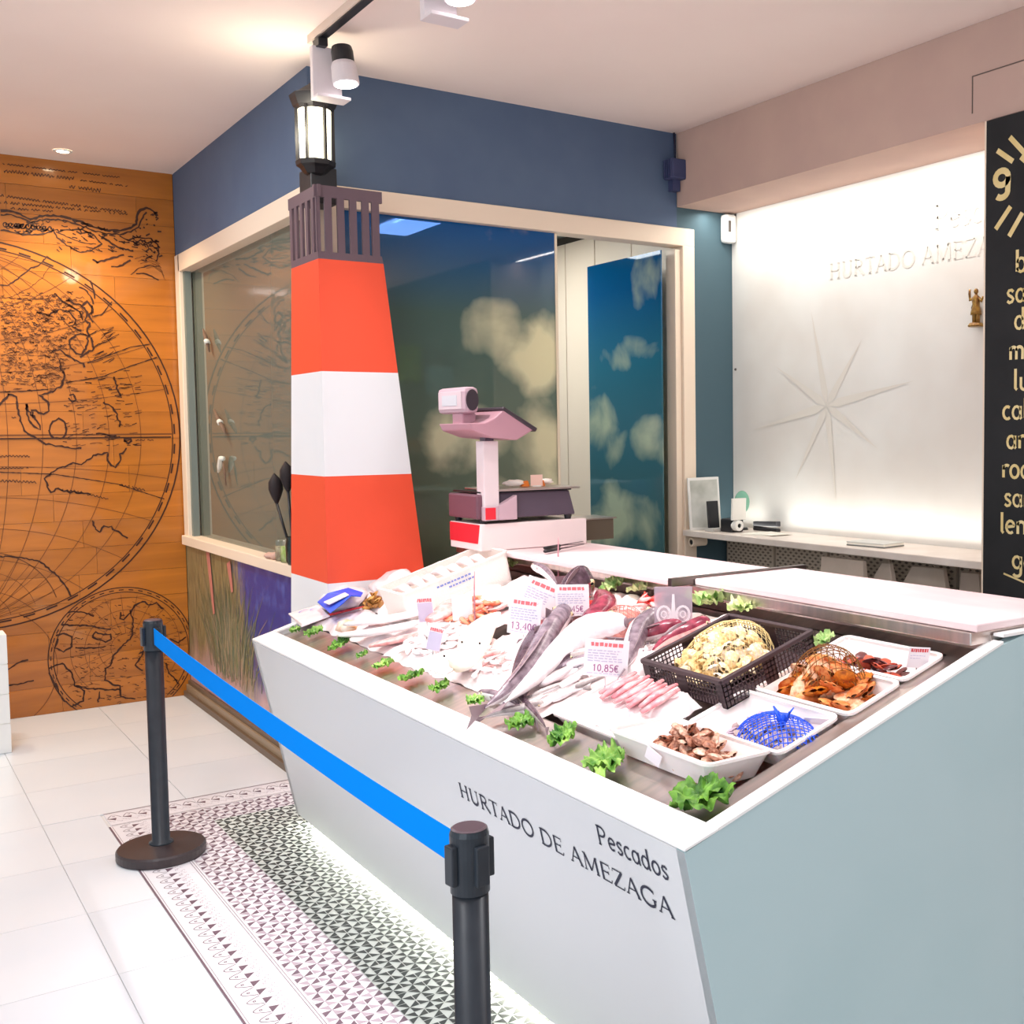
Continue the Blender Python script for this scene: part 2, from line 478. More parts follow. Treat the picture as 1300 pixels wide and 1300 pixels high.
def border_mesh():
    mb = MB(); h = TS/2; w = (1.065-RUGX)/2
    mb.box(-w+.0006, w-.0006, -h+.0006, h-.0006, -.006, 0)
    z = .0006
    up_ = (0, 0, 1)
    mb.cur = 2
    mb.ribbon([(-w+.004, -h, z), (-w+.004, h, z)], .007, up_)
    mb.ribbon([(-w+.014, -h, z), (-w+.014, h, z)], .0015, up_)
    mb.ribbon([(w-.018, -h, z), (w-.018, h, z)], .002, up_)
    mb.ribbon([(w-.009, -h, z), (w-.009, h, z)], .002, up_)
    tx = .951-(RUGX+w)
    for k in range(3):
        y = -h+CELL*k
        mb.cur = 1
        mb.add([(tx, y, z), (tx+.03, y+CELL*.5, z), (tx, y+CELL*.62, z)], [(0, 1, 2)])
        mb.cur = 2
        mb.ribbon([(tx-.002-.045*math.sin(t*PI/8), y+.004+(CELL-.008)*t/8, z) for t in range(9)], .003, up_)
        mb.ribbon([(tx-.025+.004*math.cos(t*PI/4), y+CELL/2+.004*math.sin(t*PI/4), z) for t in range(9)], .003, up_)
        for q in range(7):        # small scrolls between the triangles and the double line
            ax = tx+.034+.005*(q % 3)*2.2+random.uniform(-.002, .002); ay = y+CELL*(q+.5)/7
            r = .0048
            mb.cur = 3
            mb.ribbon([(ax+r*math.cos(t*.8+q), ay+r*math.sin(t*.8+q), z) for t in range(6)], .0018, up_)
    return mb.build('tile', [M_t_l, M_t_p, M_t_p, M_t_m])
inlay = struct('floor_inlay', MB().box(RUGX, RUGX1+.15, .8, RUGY, -.008, -.0062), M_grout)
t_pink = pin_mesh('tile', M_t_l, M_t_p, M_t_m)
t_dark = pin_mesh('tile', M_t_g, M_t_k, M_t_k)
t_bord = border_mesh()
protos = {'p': t_pink, 'd': t_dark, 'b': t_bord}
used = set()
def put_tile(k, x, y, rz=0):
    p = protos[k]
    o = p if k not in used else p.copy()
    if k in used:
        C.objects.link(o)
    used.add(k)
    o.parent = inlay
    o.location = (x, y, 0); o.rotation_euler = (0, 0, rz)
yy = RUGY-(1.065-RUGX)-TS/2
n = 0
while yy > .95:
    put_tile('b', (RUGX+1.065)/2, yy)
    put_tile('p', 1.065+TS/2, yy)
    for q in range(3):
        put_tile('d' if n > 0 else 'p', 1.065+TS*(1.5+q), yy)
    yy -= TS; n += 1
for q in range(5):
    put_tile('b', 1.065-TS/2+TS*q, RUGY-(1.065-RUGX)/2, -PI/2)

# ceiling, beam, walls
struct('ceiling', MB().box(-4.5, 6.5, -4, YM+.3, ZC, ZC+.12), M_ceil)
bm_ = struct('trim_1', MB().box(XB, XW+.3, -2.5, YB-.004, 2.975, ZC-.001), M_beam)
MB().box(XB-.003, XB, 2.55, 3.12, 3.17, 3.174).build('hatch_joint', M_steeld, bm_)
MB().box(XB-.003, XB, 3.116, 3.12, 3.02, 3.174).build('hatch_joint', M_steeld, bm_)
M_panel = mat('backlit_panel', (240, 238, 232), .55, c2=(228, 222, 214), scale=1.6)
struct('wall_right', MB().box(XW, XW+.12, 2.0, YB-.004, 0, 2.975), M_panel)
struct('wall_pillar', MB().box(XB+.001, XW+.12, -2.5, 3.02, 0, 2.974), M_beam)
# map wall: planks and print
wall_map = struct('wall_back', MB().box(-3.2, 4.5, YM+.012, YM+.14, 0, ZC), mat('plank_gap', (58, 30, 14), .8))
ROW = .1693
for j in range(20):
    z0 = ROW*j; x = -1.2 - random.uniform(0, .6)
    while x < 1.786:
        L = random.uniform(.6, .95); x1 = min(x+L, 1.786)
        if 1.786-x1 < .12: x1 = 1.786
        if x1 > -1.2:
            g = .0008
            MB().box(max(x, -1.2)+g, x1-g, YM+random.uniform(0, .0008), YM+.012, z0+g, z0+ROW-g).build('plank', M_wood, wall_map, at=((x+x1)/2, YM, z0+ROW/2))
        x = x1
struct('wall_lower_left', MB().box(-1.6, .662, 6.945, 7.10, 0, .648), M_white)
ml = bpy.data.objects['wall_lower_left']
for k in range(4):
    MB().box(-1.6, .664, 6.940, 7.095, .003+.162*k, .159+.162*k).build('tile', mat('wall_tile_white', (236, 234, 230), .3), ml)
YP = YM-.0015
def wp(x, z, k=0): return (x, YP-.0004*k, z)
pr = MB()                       # index 0 dark ink, 1 faint ink
def circ(cx, cz, r, w, a0=0, a1=360, n=90, dash=False, k=0):
    P = [wp(cx+r*math.cos(math.radians(a0+(a1-a0)*i/n)), cz+r*math.sin(math.radians(a0+(a1-a0)*i/n)), k) for i in range(n+1)]
    if dash:
        for i in range(0, n, 2):
            pr.ribbon(P[i:i+2], w, (0, 1, 0))
    else:
        pr.ribbon(P, w, (0, 1, 0))
MC = (.615, 1.72); MR = 1.16
def in_map(p, c=MC, r=MR): return (p[0]-c[0])**2+(p[2]-c[1])**2 < r*r
pr.cur = 0
circ(*MC, MR, .009); circ(*MC, MR-.045, .006); circ(*MC, MR-.033, .010, dash=True, n=110)
pr.cur = 1
# globular graticule
PN = (MC[0], MC[1]+MR); PS = (MC[0], MC[1]-MR)
for k in range(-5, 6):
    if k == 0:
        pr.ribbon([wp(MC[0], MC[1]-MR+.05), wp(MC[0], MC[1]+MR-.05)], .004, (0, 1, 0)); continue
    a = (MR-.05)*k/6; r = MR-.05
    R_ = (a*a+r*r)/(2*a); cx = MC[0]+a-R_
    th = math.asin(min(1, r/abs(R_)))
    P = [wp(cx+abs(R_)*math.cos(t)*(1 if R_ > 0 else -1), MC[1]+abs(R_)*math.sin(t)) for t in [(-th+2*th*i/40) for i in range(41)]]
    if P[20][0] > -1.15:
        pr.ribbon(P, .0035, (0, 1, 0))
for k in range(-5, 6):
    r = MR-.05; zc = MC[1]+r*k/6; lat = math.radians(15*k)
    ex = r*math.cos(lat); ez = MC[1]+r*math.sin(lat)
    P = []
    for i in range(31):
        t = -1+2*i/30
        P.append(wp(MC[0]+ex*t, zc+(ez-zc)*t*t))
    P = [p for p in P if p[0] > -1.15]
    pr.ribbon(P, .0035 if k else .009, (0, 1, 0))
pr.cur = 0
pr.ribbon([wp(-1.1, MC[1]-.02), wp(1.72, MC[1]-.02)], .008, (0, 1, 0))
def trace(pts, sc, ox, oy, w=.009, jag=.006, cur=0):
    """pts read off the printed map, laid on the wall plane"""
    pr.cur = cur
    P = [on(ox+x/sc, oy+y/sc, 1, YM) for x, y in pts]
    Q = []
    for a, b in zip(P, P[1:]):
        n = max(1, int((b-a).length/.014))
        for i in range(n):
            q = a.lerp(b, i/n)
            Q.append(Vector((q.x+random.uniform(-jag, jag), YP-.0006, q.z+random.uniform(-jag, jag))))
    Q.append(Vector((P[-1].x, YP-.0006, P[-1].z)))
    pr.ribbon(Q, [w*random.uniform(.6, 1.3) for _ in Q], (0, 1, 0))
A = (5.417, 0, 400)
for pts in ([(865,920),(830,960),(820,1010),(795,1045),(750,1020),(730,980),(740,945),(640,965),(600,1000),(560,1030),(500,1015),(450,1045),(400,1050),(350,1085),(320,1110),(310,1130),(325,1190),(345,1215),(375,1210),(385,1190),(420,1200),(480,1215),(560,1220),(620,1235)],
            [(60,540),(100,550),(120,600),(120,660),(140,720),(170,790),(220,830),(280,870),(330,890),(400,900),(440,910),(560,915)],
            [(180,610),(190,660),(230,700),(280,760),(270,785),(230,770),(205,720),(190,680),(180,610)],
            [(435,400),(440,440),(430,480),(380,520),(330,540),(270,545),(300,580),(340,610),(340,660),(300,680),(250,660),(220,655),(230,710)],
            [(335,790),(340,760),(380,720),(410,710),(450,740),(460,770),(450,820),(440,845),(370,845),(340,820),(335,790)],
            [(360,250),(400,240),(440,250),(470,290),(510,310),(570,330),(580,360)], [(410,300),(410,340),(430,390),(435,400)],
            [(490,160),(540,130),(600,140),(600,200),(560,270),(520,260),(490,220),(480,180),(490,160)], [(630,150),(640,230),(600,260),(550,290)],
            [(480,550),(510,540),(520,580),(500,600),(470,570)], [(710,600),(760,620),(800,680),(820,730),(820,770)], [(850,860),(880,850),(910,865),(880,880),(850,862)],
            [(780,420),(800,470),(810,520),(830,560)], [(660,810),(720,820),(800,830)], [(0,620),(30,590),(50,550),(60,540)]):
    trace(pts, *A, w=.011)
for pts in ([(450,465),(700,425),(900,350),(1080,290)], [(0,1080),(380,1095),(800,1160),(1130,1265)], [(0,530),(150,525),(330,510)], [(600,330),(900,220),(1030,200)]):
    trace(pts, *A, w=.006, jag=.001)
Bt = (5.909, 0, 200)
for pts, w in (([(0,400),(80,400),(150,425),(230,465),(300,440),(400,435),(500,450),(600,480),(700,520),(800,545),(900,550),(980,530),(1020,500),(1030,430),(1050,390),(1100,380),(1150,400),(1180,440)], .014),
               ([(0,545),(60,552),(150,575),(300,580),(400,550),(430,600),(500,660),(600,710),(680,700),(760,650),(700,580),(620,540),(450,545)], .009),
               ([(900,590),(960,620),(1040,600),(1130,610),(1180,650),(1190,720),(1170,780)], .009), ([(420,560),(520,600),(620,640),(720,650)], .006),
               ([(720,790),(820,760),(930,730)], .012), ([(830,820),(900,815),(980,770)], .010), ([(690,760),(740,790)], .01), ([(1020,870),(1080,870),(1140,890),(1190,920)], .009),
               ([(980,880),(1040,830),(1100,815),(1200,815)], .005), ([(950,620),(1020,640),(1060,620),(1120,650)], .006), ([(760,590),(830,640),(900,680),(1000,700)], .011),
               ([(0,955),(60,960),(130,910),(180,870),(230,830),(290,810),(330,770),(350,740),(380,760)], .008), ([(0,1060),(100,1040),(220,980),(320,900),(380,800)], .003),
               ([(410,1020),(470,1080),(540,1120),(600,1160),(620,1220)], .011), ([(590,970),(650,1000),(690,1060),(700,1100)], .009), ([(680,920),(700,980),(710,1060)], .011), ([(690,1110),(690,1190),(760,1180),(840,1080)], .006)):
    trace(pts, *Bt, w=w, jag=.003)
for i in range(8):              # scrolls along the beast's back
    trace([(60+38*i+18*math.cos(a), 515+20*math.sin(a)) for a in (0, 1, 2, 3, 4, 5)], *Bt, w=.005, jag=0)
    trace([(990+22*i, 600+14*i+10*math.sin(i)), (1010+22*i, 620+14*i)], *Bt, w=.008, jag=.002)
for i in range(40):             # shading strokes on the beast
    x = random.uniform(420, 1150); y = 560+random.uniform(0, 140)+max(0, x-800)*.3
    trace([(x, y), (x+random.uniform(15, 50), y+random.uniform(5, 25))], *Bt, w=.007, jag=.002)
def squiggle(x0, y0, x1, y1, amp, sc):
    n = int((x1-x0)/5); P = []
    pr.cur = 0
    gap = 0
    for i in range(n):
        t = i/n; x = x0+(x1-x0)*t; y = y0+(y1-y0)*t
        if gap <= 0 and random.random() < .05:
            if len(P) > 2:
                pr.ribbon([Vector((p.x, YP-.0006, p.z)) for p in P], .0045, (0, 1, 0))
            P = []; gap = 3
        gap -= 1
        if gap < 0:
            P.append(on((x+random.uniform(-2, 2))/sc[0]+sc[1], sc[2]+(y+amp*math.sin(i*1.3)*random.uniform(.4, 1.2))/sc[0], 1, YM))
    if len(P) > 2:
        pr.ribbon([Vector((p.x, YP-.0006, p.z)) for p in P], .0045, (0, 1, 0))
for (a, b, c, d, am) in ((0, 285, 950, 410, 11), (0, 335, 960, 425, 11), (80, 380, 400, 405, 9), (30, 100, 560, 160, 14), (520, 215, 760, 250, 16), (0, 45, 900, 150, 6), (600, 170, 960, 215, 6)):
    squiggle(a, b, c, d, am, Bt)
for (a, b, c, d, am) in ((0, 970, 210, 970, 8), (0, 1052, 200, 1052, 6), (0, 1140, 270, 1150, 10), (820, 1165, 1000, 1205, 8), (60, 700, 130, 710, 6), (930, 860, 1060, 860, 5), (600, 1230, 760, 1270, 8), (420, 1200, 600, 1225, 10)):
    squiggle(a, b, c, d, am, A)
for i in range(420):            # relief and place names on the land
    x = random.uniform(0, 560); y = random.uniform(-160, 520)
    if x > 420+.0*y and y > 250: continue
    trace([(x, y), (x+random.uniform(6, 22), y+random.uniform(-9, 9)), (x+random.uniform(18, 40), y+random.uniform(-5, 10))], *A, w=.0045, jag=.002, cur=random.choice((0, 1, 1)))
for i in range(150):
    x = random.uniform(430, 950); y = random.uniform(380, 900)
    trace([(x, y), (x+random.uniform(20, 60), y+random.uniform(-14, 6))], *A, w=.0045, jag=.002, cur=random.choice((0, 1)))
for i in range(30):
    x = random.uniform(600, 760); y = random.uniform(100, 330)
    trace([(x, y), (x+random.uniform(30, 80), y-random.uniform(15, 40))], *A, w=.004, jag=.001)
# lower small hemisphere
SCc = (1.385, .322); SR = .425
pr.cur = 0
circ(*SCc, SR, .006, -48, 232); circ(*SCc, SR-.03, .005, -50, 231); circ(*SCc, SR-.015, .006, -48, 231, dash=True, n=70)
pr.cur = 1
for r in (.09, .16, .24, .32):
    circ(SCc[0]+.02, SCc[1]+.04, r, .003, -40, 225)
for a in range(-30, 225, 15):
    pr.ribbon([wp(SCc[0]+.02+.09*math.cos(math.radians(a)), SCc[1]+.04+.09*math.sin(math.radians(a))), wp(SCc[0]+.37*math.cos(math.radians(a)), SCc[1]+.01+.37*math.sin(math.radians(a)))], .0025, (0, 1, 0))
D = (4.192, 0, 620)
for pts in ([(490,170),(510,220),(530,235),(550,200),(590,205),(640,240),(680,265)], [(380,580),(350,520),(290,450),(210,390),(100,365),(0,362)], [(640,660),(640,690),(660,700),(700,650),(720,620),(760,600),(790,620),(830,610),(870,640)],
            [(690,650),(710,710),(700,790),(650,840),(600,890),(590,940),(560,960),(560,1020),(600,1045),(640,1050),(645,1110),(720,1120)], [(300,780),(340,770),(380,790),(380,840),(340,870),(290,850),(310,800)],
            [(490,790),(510,765),(550,780),(590,775),(595,800),(560,815),(520,805),(490,790)], [(260,960),(330,930),(380,980),(400,1050),(450,1075),(440,1130),(380,1160),(340,1130),(300,1060),(260,980)],
            [(330,725),(450,730),(590,750)], [(400,850),(470,850),(560,840)], [(360,660),(430,655),(500,680)], [(520,1140),(530,1080)], [(880,930),(900,980),(950,1040)], [(900,800),(950,820),(990,790)], [(740,880),(770,860),(720,940),(760,970)],
            [(400,1050),(470,1065),(560,1070),(640,1070)], [(40,965),(90,930),(150,912)], [(40,1050),(110,1040),(180,1022)]):
    trace(pts, *D, w=.010, jag=.004)
for i in range(330):
    x = random.uniform(270, 960); y = random.uniform(600, 1150)
    if (x-640)**2+(y-880)**2 > 340**2: continue
    trace([(x, y), (x+random.uniform(6, 30), y+random.uniform(-9, 9))], *D, w=.004, jag=.002, cur=random.choice((0, 1)))
pr.cur = 1
circ(.62, .3, .39, .004, -50, 60); circ(MC[0], MC[1]-MR+.05, .42, .006, 15, 165); circ(MC[0], MC[1]-MR+.05, .3, .003, 15, 165); circ(MC[0], MC[1]-MR+.05, .16, .003, 10, 170)
for a in range(10, 175, 10):
    pr.ribbon([wp(PS[0], PS[1]+.05), wp(PS[0]+.42*math.cos(math.radians(a)), PS[1]+.05+.42*math.sin(math.radians(a)))], .0025, (0, 1, 0))
    pr.ribbon([wp(PN[0], PN[1]-.05), wp(PN[0]+.40*math.cos(math.radians(a)), PN[1]-.05-.40*math.sin(math.radians(a)))], .0025, (0, 1, 0))
def curl(x, y, r, sc, w=.005, turns=1.4, k=1):
    trace([(x+r*(1-i/14)*math.cos(k*i*turns*.45), y+r*(1-i/14)*math.sin(k*i*turns*.45)) for i in range(13)], *sc, w=w, jag=0)
for i in range(9):
    curl(40+42*i, 500+4*i, 26, Bt, .008)
for i in range(46):             # scales and fins of the beast
    x = random.uniform(60, 1180); y = 470+max(0, x-560)*.22+random.uniform(0, 90)
    trace([(x, y), (x+random.uniform(10, 30), y+random.uniform(8, 22)), (x+random.uniform(30, 55), y+random.uniform(0, 14))], *Bt, w=.008, jag=.002)
for i in range(30):
    x = random.uniform(1010, 1190); y = random.uniform(400, 780)
    trace([(x, y), (x+random.uniform(8, 30), y+random.uniform(-16, 16))], *Bt, w=.009, jag=.003)
for k in range(5):
    trace([(1010+22*k, 760+18*k), (1080+18*k, 740+20*k), (1150+16*k, 760+26*k), (1200+10*k, 800+30*k)], *Bt, w=.004, jag=.002, cur=1)
trace([(0,430),(80,428),(150,450),(230,490),(300,468),(400,462),(500,478),(600,508),(700,548),(800,572),(900,576),(980,556),(1040,520),(1070,450),(1100,410)], *Bt, w=.009, jag=.004)
for i in range(520):            # dense engraving over the continents
    x = random.uniform(0, 470); y = random.uniform(-140, 480)
    trace([(x, y), (x+random.uniform(5, 18), y+random.uniform(-14, 14)), (x+random.uniform(8, 30), y+random.uniform(-8, 8))], *A, w=.004, jag=.003, cur=1)
for (x, y, r) in ((430, 20, 14), (380, -30, 16), (520, 60, 12), (320, 30, 14), (560, -20, 16), (460, -70, 13), (300, 110, 12), (240, 60, 14)):
    curl(x, y, r, A, .006)
trace([(560,-60),(600,-20),(590,40),(620,60),(600,110),(620,150)], *A, w=.012)
trace([(250,-20),(330,0),(400,-40),(470,-20),(520,30),(500,80),(560,110)], *A, w=.009)
trace([(470,-110),(520,-80),(560,-70),(600,-90),(640,-40),(610,10),(640,50)], *A, w=.012)
o = pr.build('map_print', [M_ink, M_ink2], wall_map); o['kind'] = 'stuff'

# blue box room: left face, front face
wl = struct('wall_left', MB().box(XL, XL+.10, YB, YM, 2.86, ZC), M_blue)
wf = struct('wall_front', MB().box(XL+.1, XB, YB, YB+.10, 2.86, ZC), M_blue)
MB().box(XB, XW+.02, YB, YB+.10, 2.86, 2.975).build('wall_panel', M_teal, wf)
MB().box(4.01, XW+.02, YB, YB+.10, 0, 2.86).build('wall_panel', M_teal, wf)
# mural panel of grass on blue under the left window
def mural_material():
    m = bpy.data.materials.new('mural_print'); m.use_nodes = True
    nt = m.node_tree; b = nt.nodes['Principled BSDF']; b.inputs['Roughness'].default_value = .3
    tc = nt.nodes.new('ShaderNodeTexCoord'); sep = nt.nodes.new('ShaderNodeSeparateXYZ'); nt.links.new(tc.outputs['Object'], sep.inputs[0])
    def nz(sc, st):
        mp = nt.nodes.new('ShaderNodeMapping'); mp.inputs['Scale'].default_value = st
        n = nt.nodes.new('ShaderNodeTexNoise'); n.inputs['Scale'].default_value = sc; n.inputs['Detail'].default_value = 5
        nt.links.new(tc.outputs['Object'], mp.inputs[0]); nt.links.new(mp.outputs[0], n.inputs['Vector']); return n
    def ramp(src, stops):
        r = nt.nodes.new('ShaderNodeValToRGB'); e = r.color_ramp.elements
        e[0].position, e[0].color = stops[0][0], lin(stops[0][1]); e[1].position, e[1].color = stops[1][0], lin(stops[1][1])
        for p, c in stops[2:]:
            q = e.new(p); q.color = lin(c)
        nt.links.new(src, r.inputs[0]); return r
    def mix(f, a, b_):
        x = nt.nodes.new('ShaderNodeMix'); x.data_type = 'RGBA'
        nt.links.new(f, x.inputs[0]); nt.links.new(a, x.inputs[6]); nt.links.new(b_, x.inputs[7]); return x
    n1 = nz(14, (1, 3, .5)); n2 = nz(3, (1, 1, 1)); n3 = nz(9, (1, 1, 1))
    grass = ramp(n1.outputs[0], [(.3, (70, 66, 50)), (.45, (120, 112, 78)), (.6, (150, 136, 96)), (.75, (96, 82, 70))])
    sea = ramp(n3.outputs[0], [(.5, (44, 58, 138)), (.72, (74, 96, 172))])
    # object coords: y along the wall, z height
    def math_(op, a, b_, c=None):
        x = nt.nodes.new('ShaderNodeMath'); x.operation = op
        for i, v in enumerate((a, b_, c)):
            if v is None: continue
            if isinstance(v, (int, float)): x.inputs[i].default_value = v
            else: nt.links.new(v, x.inputs[i])
        return x.outputs[0]
    e1 = math_('ADD', sep.outputs['Y'], math_('MULTIPLY', n1.outputs[0], .7))
    fsea = ramp(e1, [(.0, (255, 255, 255)), (.01, (0, 0, 0))])
    e1b = math_('MULTIPLY_ADD', math_('SUBTRACT', e1, math_('MULTIPLY', sep.outputs['Z'], .5)), 4.0, -2.1)
    fs = nt.nodes.new('ShaderNodeClamp'); nt.links.new(e1b, fs.inputs[0])
    c1 = mix(fs.outputs[0], sea.outputs[0], grass.outputs[0])
    e2 = math_('ADD', math_('MULTIPLY', sep.outputs['Z'], -4.0), math_('MULTIPLY_ADD', n2.outputs[0], 2.0, -.9+.0))
    e2b = math_('SUBTRACT', e2, 0.2)
    f2 = nt.nodes.new('ShaderNodeClamp'); nt.links.new(e2b, f2.inputs[0])
    sand = ramp(n3.outputs[0], [(.3, (206, 168, 170)), (.7, (186, 140, 140))])
    c2 = mix(f2.outputs[0], c1.outputs[2], sand.outputs[0])
    nt.links.new(c2.outputs[2], b.inputs['Base Color'])
    return m
mural = MB().box(XL, XL+.02, YB, YM, .10, 1.02).build('mural_panel', mural_material(), wl, at=(XL, 6.05, .45))
MB().box(XL+.02, XL+.1, YB, YM, 0, 1.02).build('wall_panel', M_blue, wl)
# grass blades and reeds printed on the mural, as flat ribbons
g1 = MB()
for i in range(240):
    y0 = random.gauss(6.8, .2); z0 = random.uniform(.25, .5); h = random.uniform(.2, .5); lean = (y0-6.75)*.6+random.uniform(-.12, .12)
    if not (5.75 < y0 < 7.7): continue
    g1.cur = random.choice((0, 1, 2))
    P = []
    for t in range(5):
        yy_ = min(7.76, max(5.3, y0+lean*(t/4)**1.6)); P.append((XL-.0012-.000006*i, yy_, min(1.0, z0+h*t/4)))
    g1.ribbon(P, [.011, .009, .008, .006, .002], (1, 0, 0))
o = g1.build('grass_print', [mat('grass_print_a', (132, 128, 92), .5), mat('grass_print_b', (104, 114, 92), .5), mat('grass_print_c', (158, 138, 112), .5)], wl); o['kind'] = 'stuff'
g2 = MB()
for (a, b_, w) in (((7.22, 1.01), (7.12, .62), .085), ((6.76, .97), (6.70, .80), .08)):
    g2.ribbon([(XL-.0052, a[0], a[1]), (XL-.0052, b_[0], b_[1])], [w, w*.5], (1, 0, 0))
g2.build('print_stake', mat('stake_print', (196, 122, 110), .5), wl)
# skirting rail: brown metal channel
bs = struct('baseboard_left', MB().box(XL-.05, XL-.002, YB, YM-.01, 0, .035), mat('skirting_brown', (104, 84, 66), .45))
MB().box(XL-.032, XL-.002, YB, YM-.01, .035, .075).build('skirting_lip', mat('skirting_light', (150, 128, 104), .4), bs)
MB().box(XL-.02, XL-.002, YB, YM-.01, .075, .10).build('skirting_lip', mat('skirting_brown', (104, 84, 66)), bs)

# left window
def glass_mat(name, tint, dens, film=None, dcol=(120, 130, 130)):
    m = bpy.data.materials.new(name); m.use_nodes = True
    nt = m.node_tree; nt.nodes.remove(nt.nodes['Principled BSDF'])
    out = nt.nodes['Material Output']
    tr = nt.nodes.new('ShaderNodeBsdfTransparent'); tr.inputs[0].default_value = lin(tint)
    df = nt.nodes.new('ShaderNodeBsdfDiffuse'); gl = nt.nodes.new('ShaderNodeBsdfGlossy'); gl.inputs['Roughness'].default_value = .03
    mx = nt.nodes.new('ShaderNodeMixShader'); mx.inputs[0].default_value = dens
    nt.links.new(tr.outputs[0], mx.inputs[1]); nt.links.new(df.outputs[0], mx.inputs[2])
    fr = nt.nodes.new('ShaderNodeFresnel'); fr.inputs[0].default_value = 1.5
    m2 = nt.nodes.new('ShaderNodeMixShader')
    nt.links.new(fr.outputs[0], m2.inputs[0]); nt.links.new(mx.outputs[0], m2.inputs[1]); nt.links.new(gl.outputs[0], m2.inputs[2])
    nt.links.new(m2.outputs[0], out.inputs[0])
    df.inputs[0].default_value = lin(dcol)
    if film:
        tc = nt.nodes.new('ShaderNodeTexCoord'); sep = nt.nodes.new('ShaderNodeSeparateXYZ'); nt.links.new(tc.outputs['Object'], sep.inputs[0])
        n = nt.nodes.new('ShaderNodeTexNoise'); n.inputs['Scale'].default_value = film[0]; n.inputs['Detail'].default_value = 4; n.inputs['Roughness'].default_value = .45; n.inputs['Distortion'].default_value = .3
        nt.links.new(tc.outputs['Object'], n.inputs['Vector'])
        sky = nt.nodes.new('ShaderNodeValToRGB'); e = sky.color_ramp.elements
        e[0].position = 0; e[0].color = lin(film[1]); e[1].position = 1; e[1].color = lin(film[3]); q = e.new(.72); q.color = lin(film[2])
        mr = nt.nodes.new('ShaderNodeMapRange'); mr.inputs['From Min'].default_value = -.8; mr.inputs['From Max'].default_value = .8
        nt.links.new(sep.outputs['Z'], mr.inputs[0]); nt.links.new(mr.outputs[0], sky.inputs[0])
        cl = nt.nodes.new('ShaderNodeValToRGB'); cl.color_ramp.elements[0].position = film[5]; cl.color_ramp.elements[0].color = (0, 0, 0, 1); cl.color_ramp.elements[1].position = film[5]+.30; cl.color_ramp.elements[1].color = (1, 1, 1, 1)
        def mth(op, a, b_):
            x_ = nt.nodes.new('ShaderNodeMath'); x_.operation = op
            for i_, v_ in enumerate((a, b_)):
                if isinstance(v_, (int, float)): x_.inputs[i_].default_value = v_
                else: nt.links.new(v_, x_.inputs[i_])
            return x_.outputs[0]
        acc = None
        for (c1, cz_, r1, rz_) in film[6]:
            e_ = mth('ADD', mth('POWER', mth('ABSOLUTE', mth('DIVIDE', mth('SUBTRACT', sep.outputs[film[7]], c1), r1), 0), 2), mth('POWER', mth('ABSOLUTE', mth('DIVIDE', mth('SUBTRACT', sep.outputs['Z'], cz_), rz_), 0), 2))
            v_ = mth('SUBTRACT', 1.0, e_)
            acc = v_ if acc is None else mth('MAXIMUM', acc, v_)
        acc = mth('MAXIMUM', acc, -1.0)
        nt.links.new(mth('ADD', mth('MULTIPLY', acc, .22), n.outputs[0]), cl.inputs[0])
        x = nt.nodes.new('ShaderNodeMix'); x.data_type = 'RGBA'; x.inputs[7].default_value = lin(film[4])
        nt.links.new(cl.outputs[0], x.inputs[0]); nt.links.new(sky.outputs[0], x.inputs[6])
        nt.links.new(x.outputs[2], df.inputs[0])
        x2 = nt.nodes.new('ShaderNodeMix'); x2.data_type = 'RGBA'; x2.inputs[7].default_value = (1, 1, 1, 1); x2.inputs[0].default_value = .25
        nt.links.new(x.outputs[2], x2.inputs[6]); nt.links.new(x2.outputs[2], tr.inputs[0])
    return m
w1 = struct('window_1', MB().box(XL-.012, XL+.10, YB, YM-.10, 2.75, 2.86), M_cream, bevel=.004)
MB().box(XL-.012, XL+.10, YM-.13, YM-.02, 1.02, 2.86).build('window_jamb', M_cream, w1, bevel=.004)
MB().box(XL-.03, XL+.16, YB, YM-.02, 1.00, 1.06).build('window_sill', M_cream, w1, bevel=.004)
MB().box(XL+.01, XL+.05, YM-.17, YM-.13, 1.06, 2.75).build('window_stop', mat('stop_grey', (120, 128, 122), .6), w1)
MB().box(XL+.062, XL+.070, YB+.01, YM-.13, 1.06, 2.75).build('pane', glass_mat('lightened_glass', (150, 158, 160), .34, None, (176, 184, 166)), w1)  # pale diffuse colour mixed into the pane stands in for a lighter interior
# front window, door opening
w2 = struct('window_2', MB().box(XL-.012, 4.01, YB-.012, YB+.10, 2.76, 2.86), M_cream, bevel=.004)
MB().box(3.925, 4.01, YB-.012, YB+.10, 0, 2.762).build('window_jamb', M_cream, w2, bevel=.004)
MB().box(3.885, 3.925, YB+.01, YB+.10, 0, 2.74).build('window_jamb', M_cream, w2, bevel=.003)
MB().box(XL-.012, XL+.14, YB-.012, YB+.10, 1.02, 2.762).build('corner_post', M_cream, w2, bevel=.003)
MB().box(XL+.1, 3.10, YB, YB+.10, 0, 1.02).build('wall_panel', M_blue, w2)
MB().box(XL+.14, 3.105, YB+.035, YB+.045, 1.02, 2.76).build('pane', glass_mat('cloud_film_glass', (200, 210, 205), .52, (3.2, (136, 146, 122), (100, 128, 122), (0, 104, 178), (244, 238, 204), .44, ((.28, .28, .20, .16), (.48, .20, .22, .22), (.10, -.28, .24, .16), (.52, -.42, .22, .30), (.30, -.66, .30, .2)), 'X')), w2, at=(2.5, YB+.04, 1.95))
MB().box(3.104, 3.118, YB+.03, YB+.05, 1.02, 2.76).build('glass_edge', mat('edge_cream', (232, 214, 188), .4), w2)
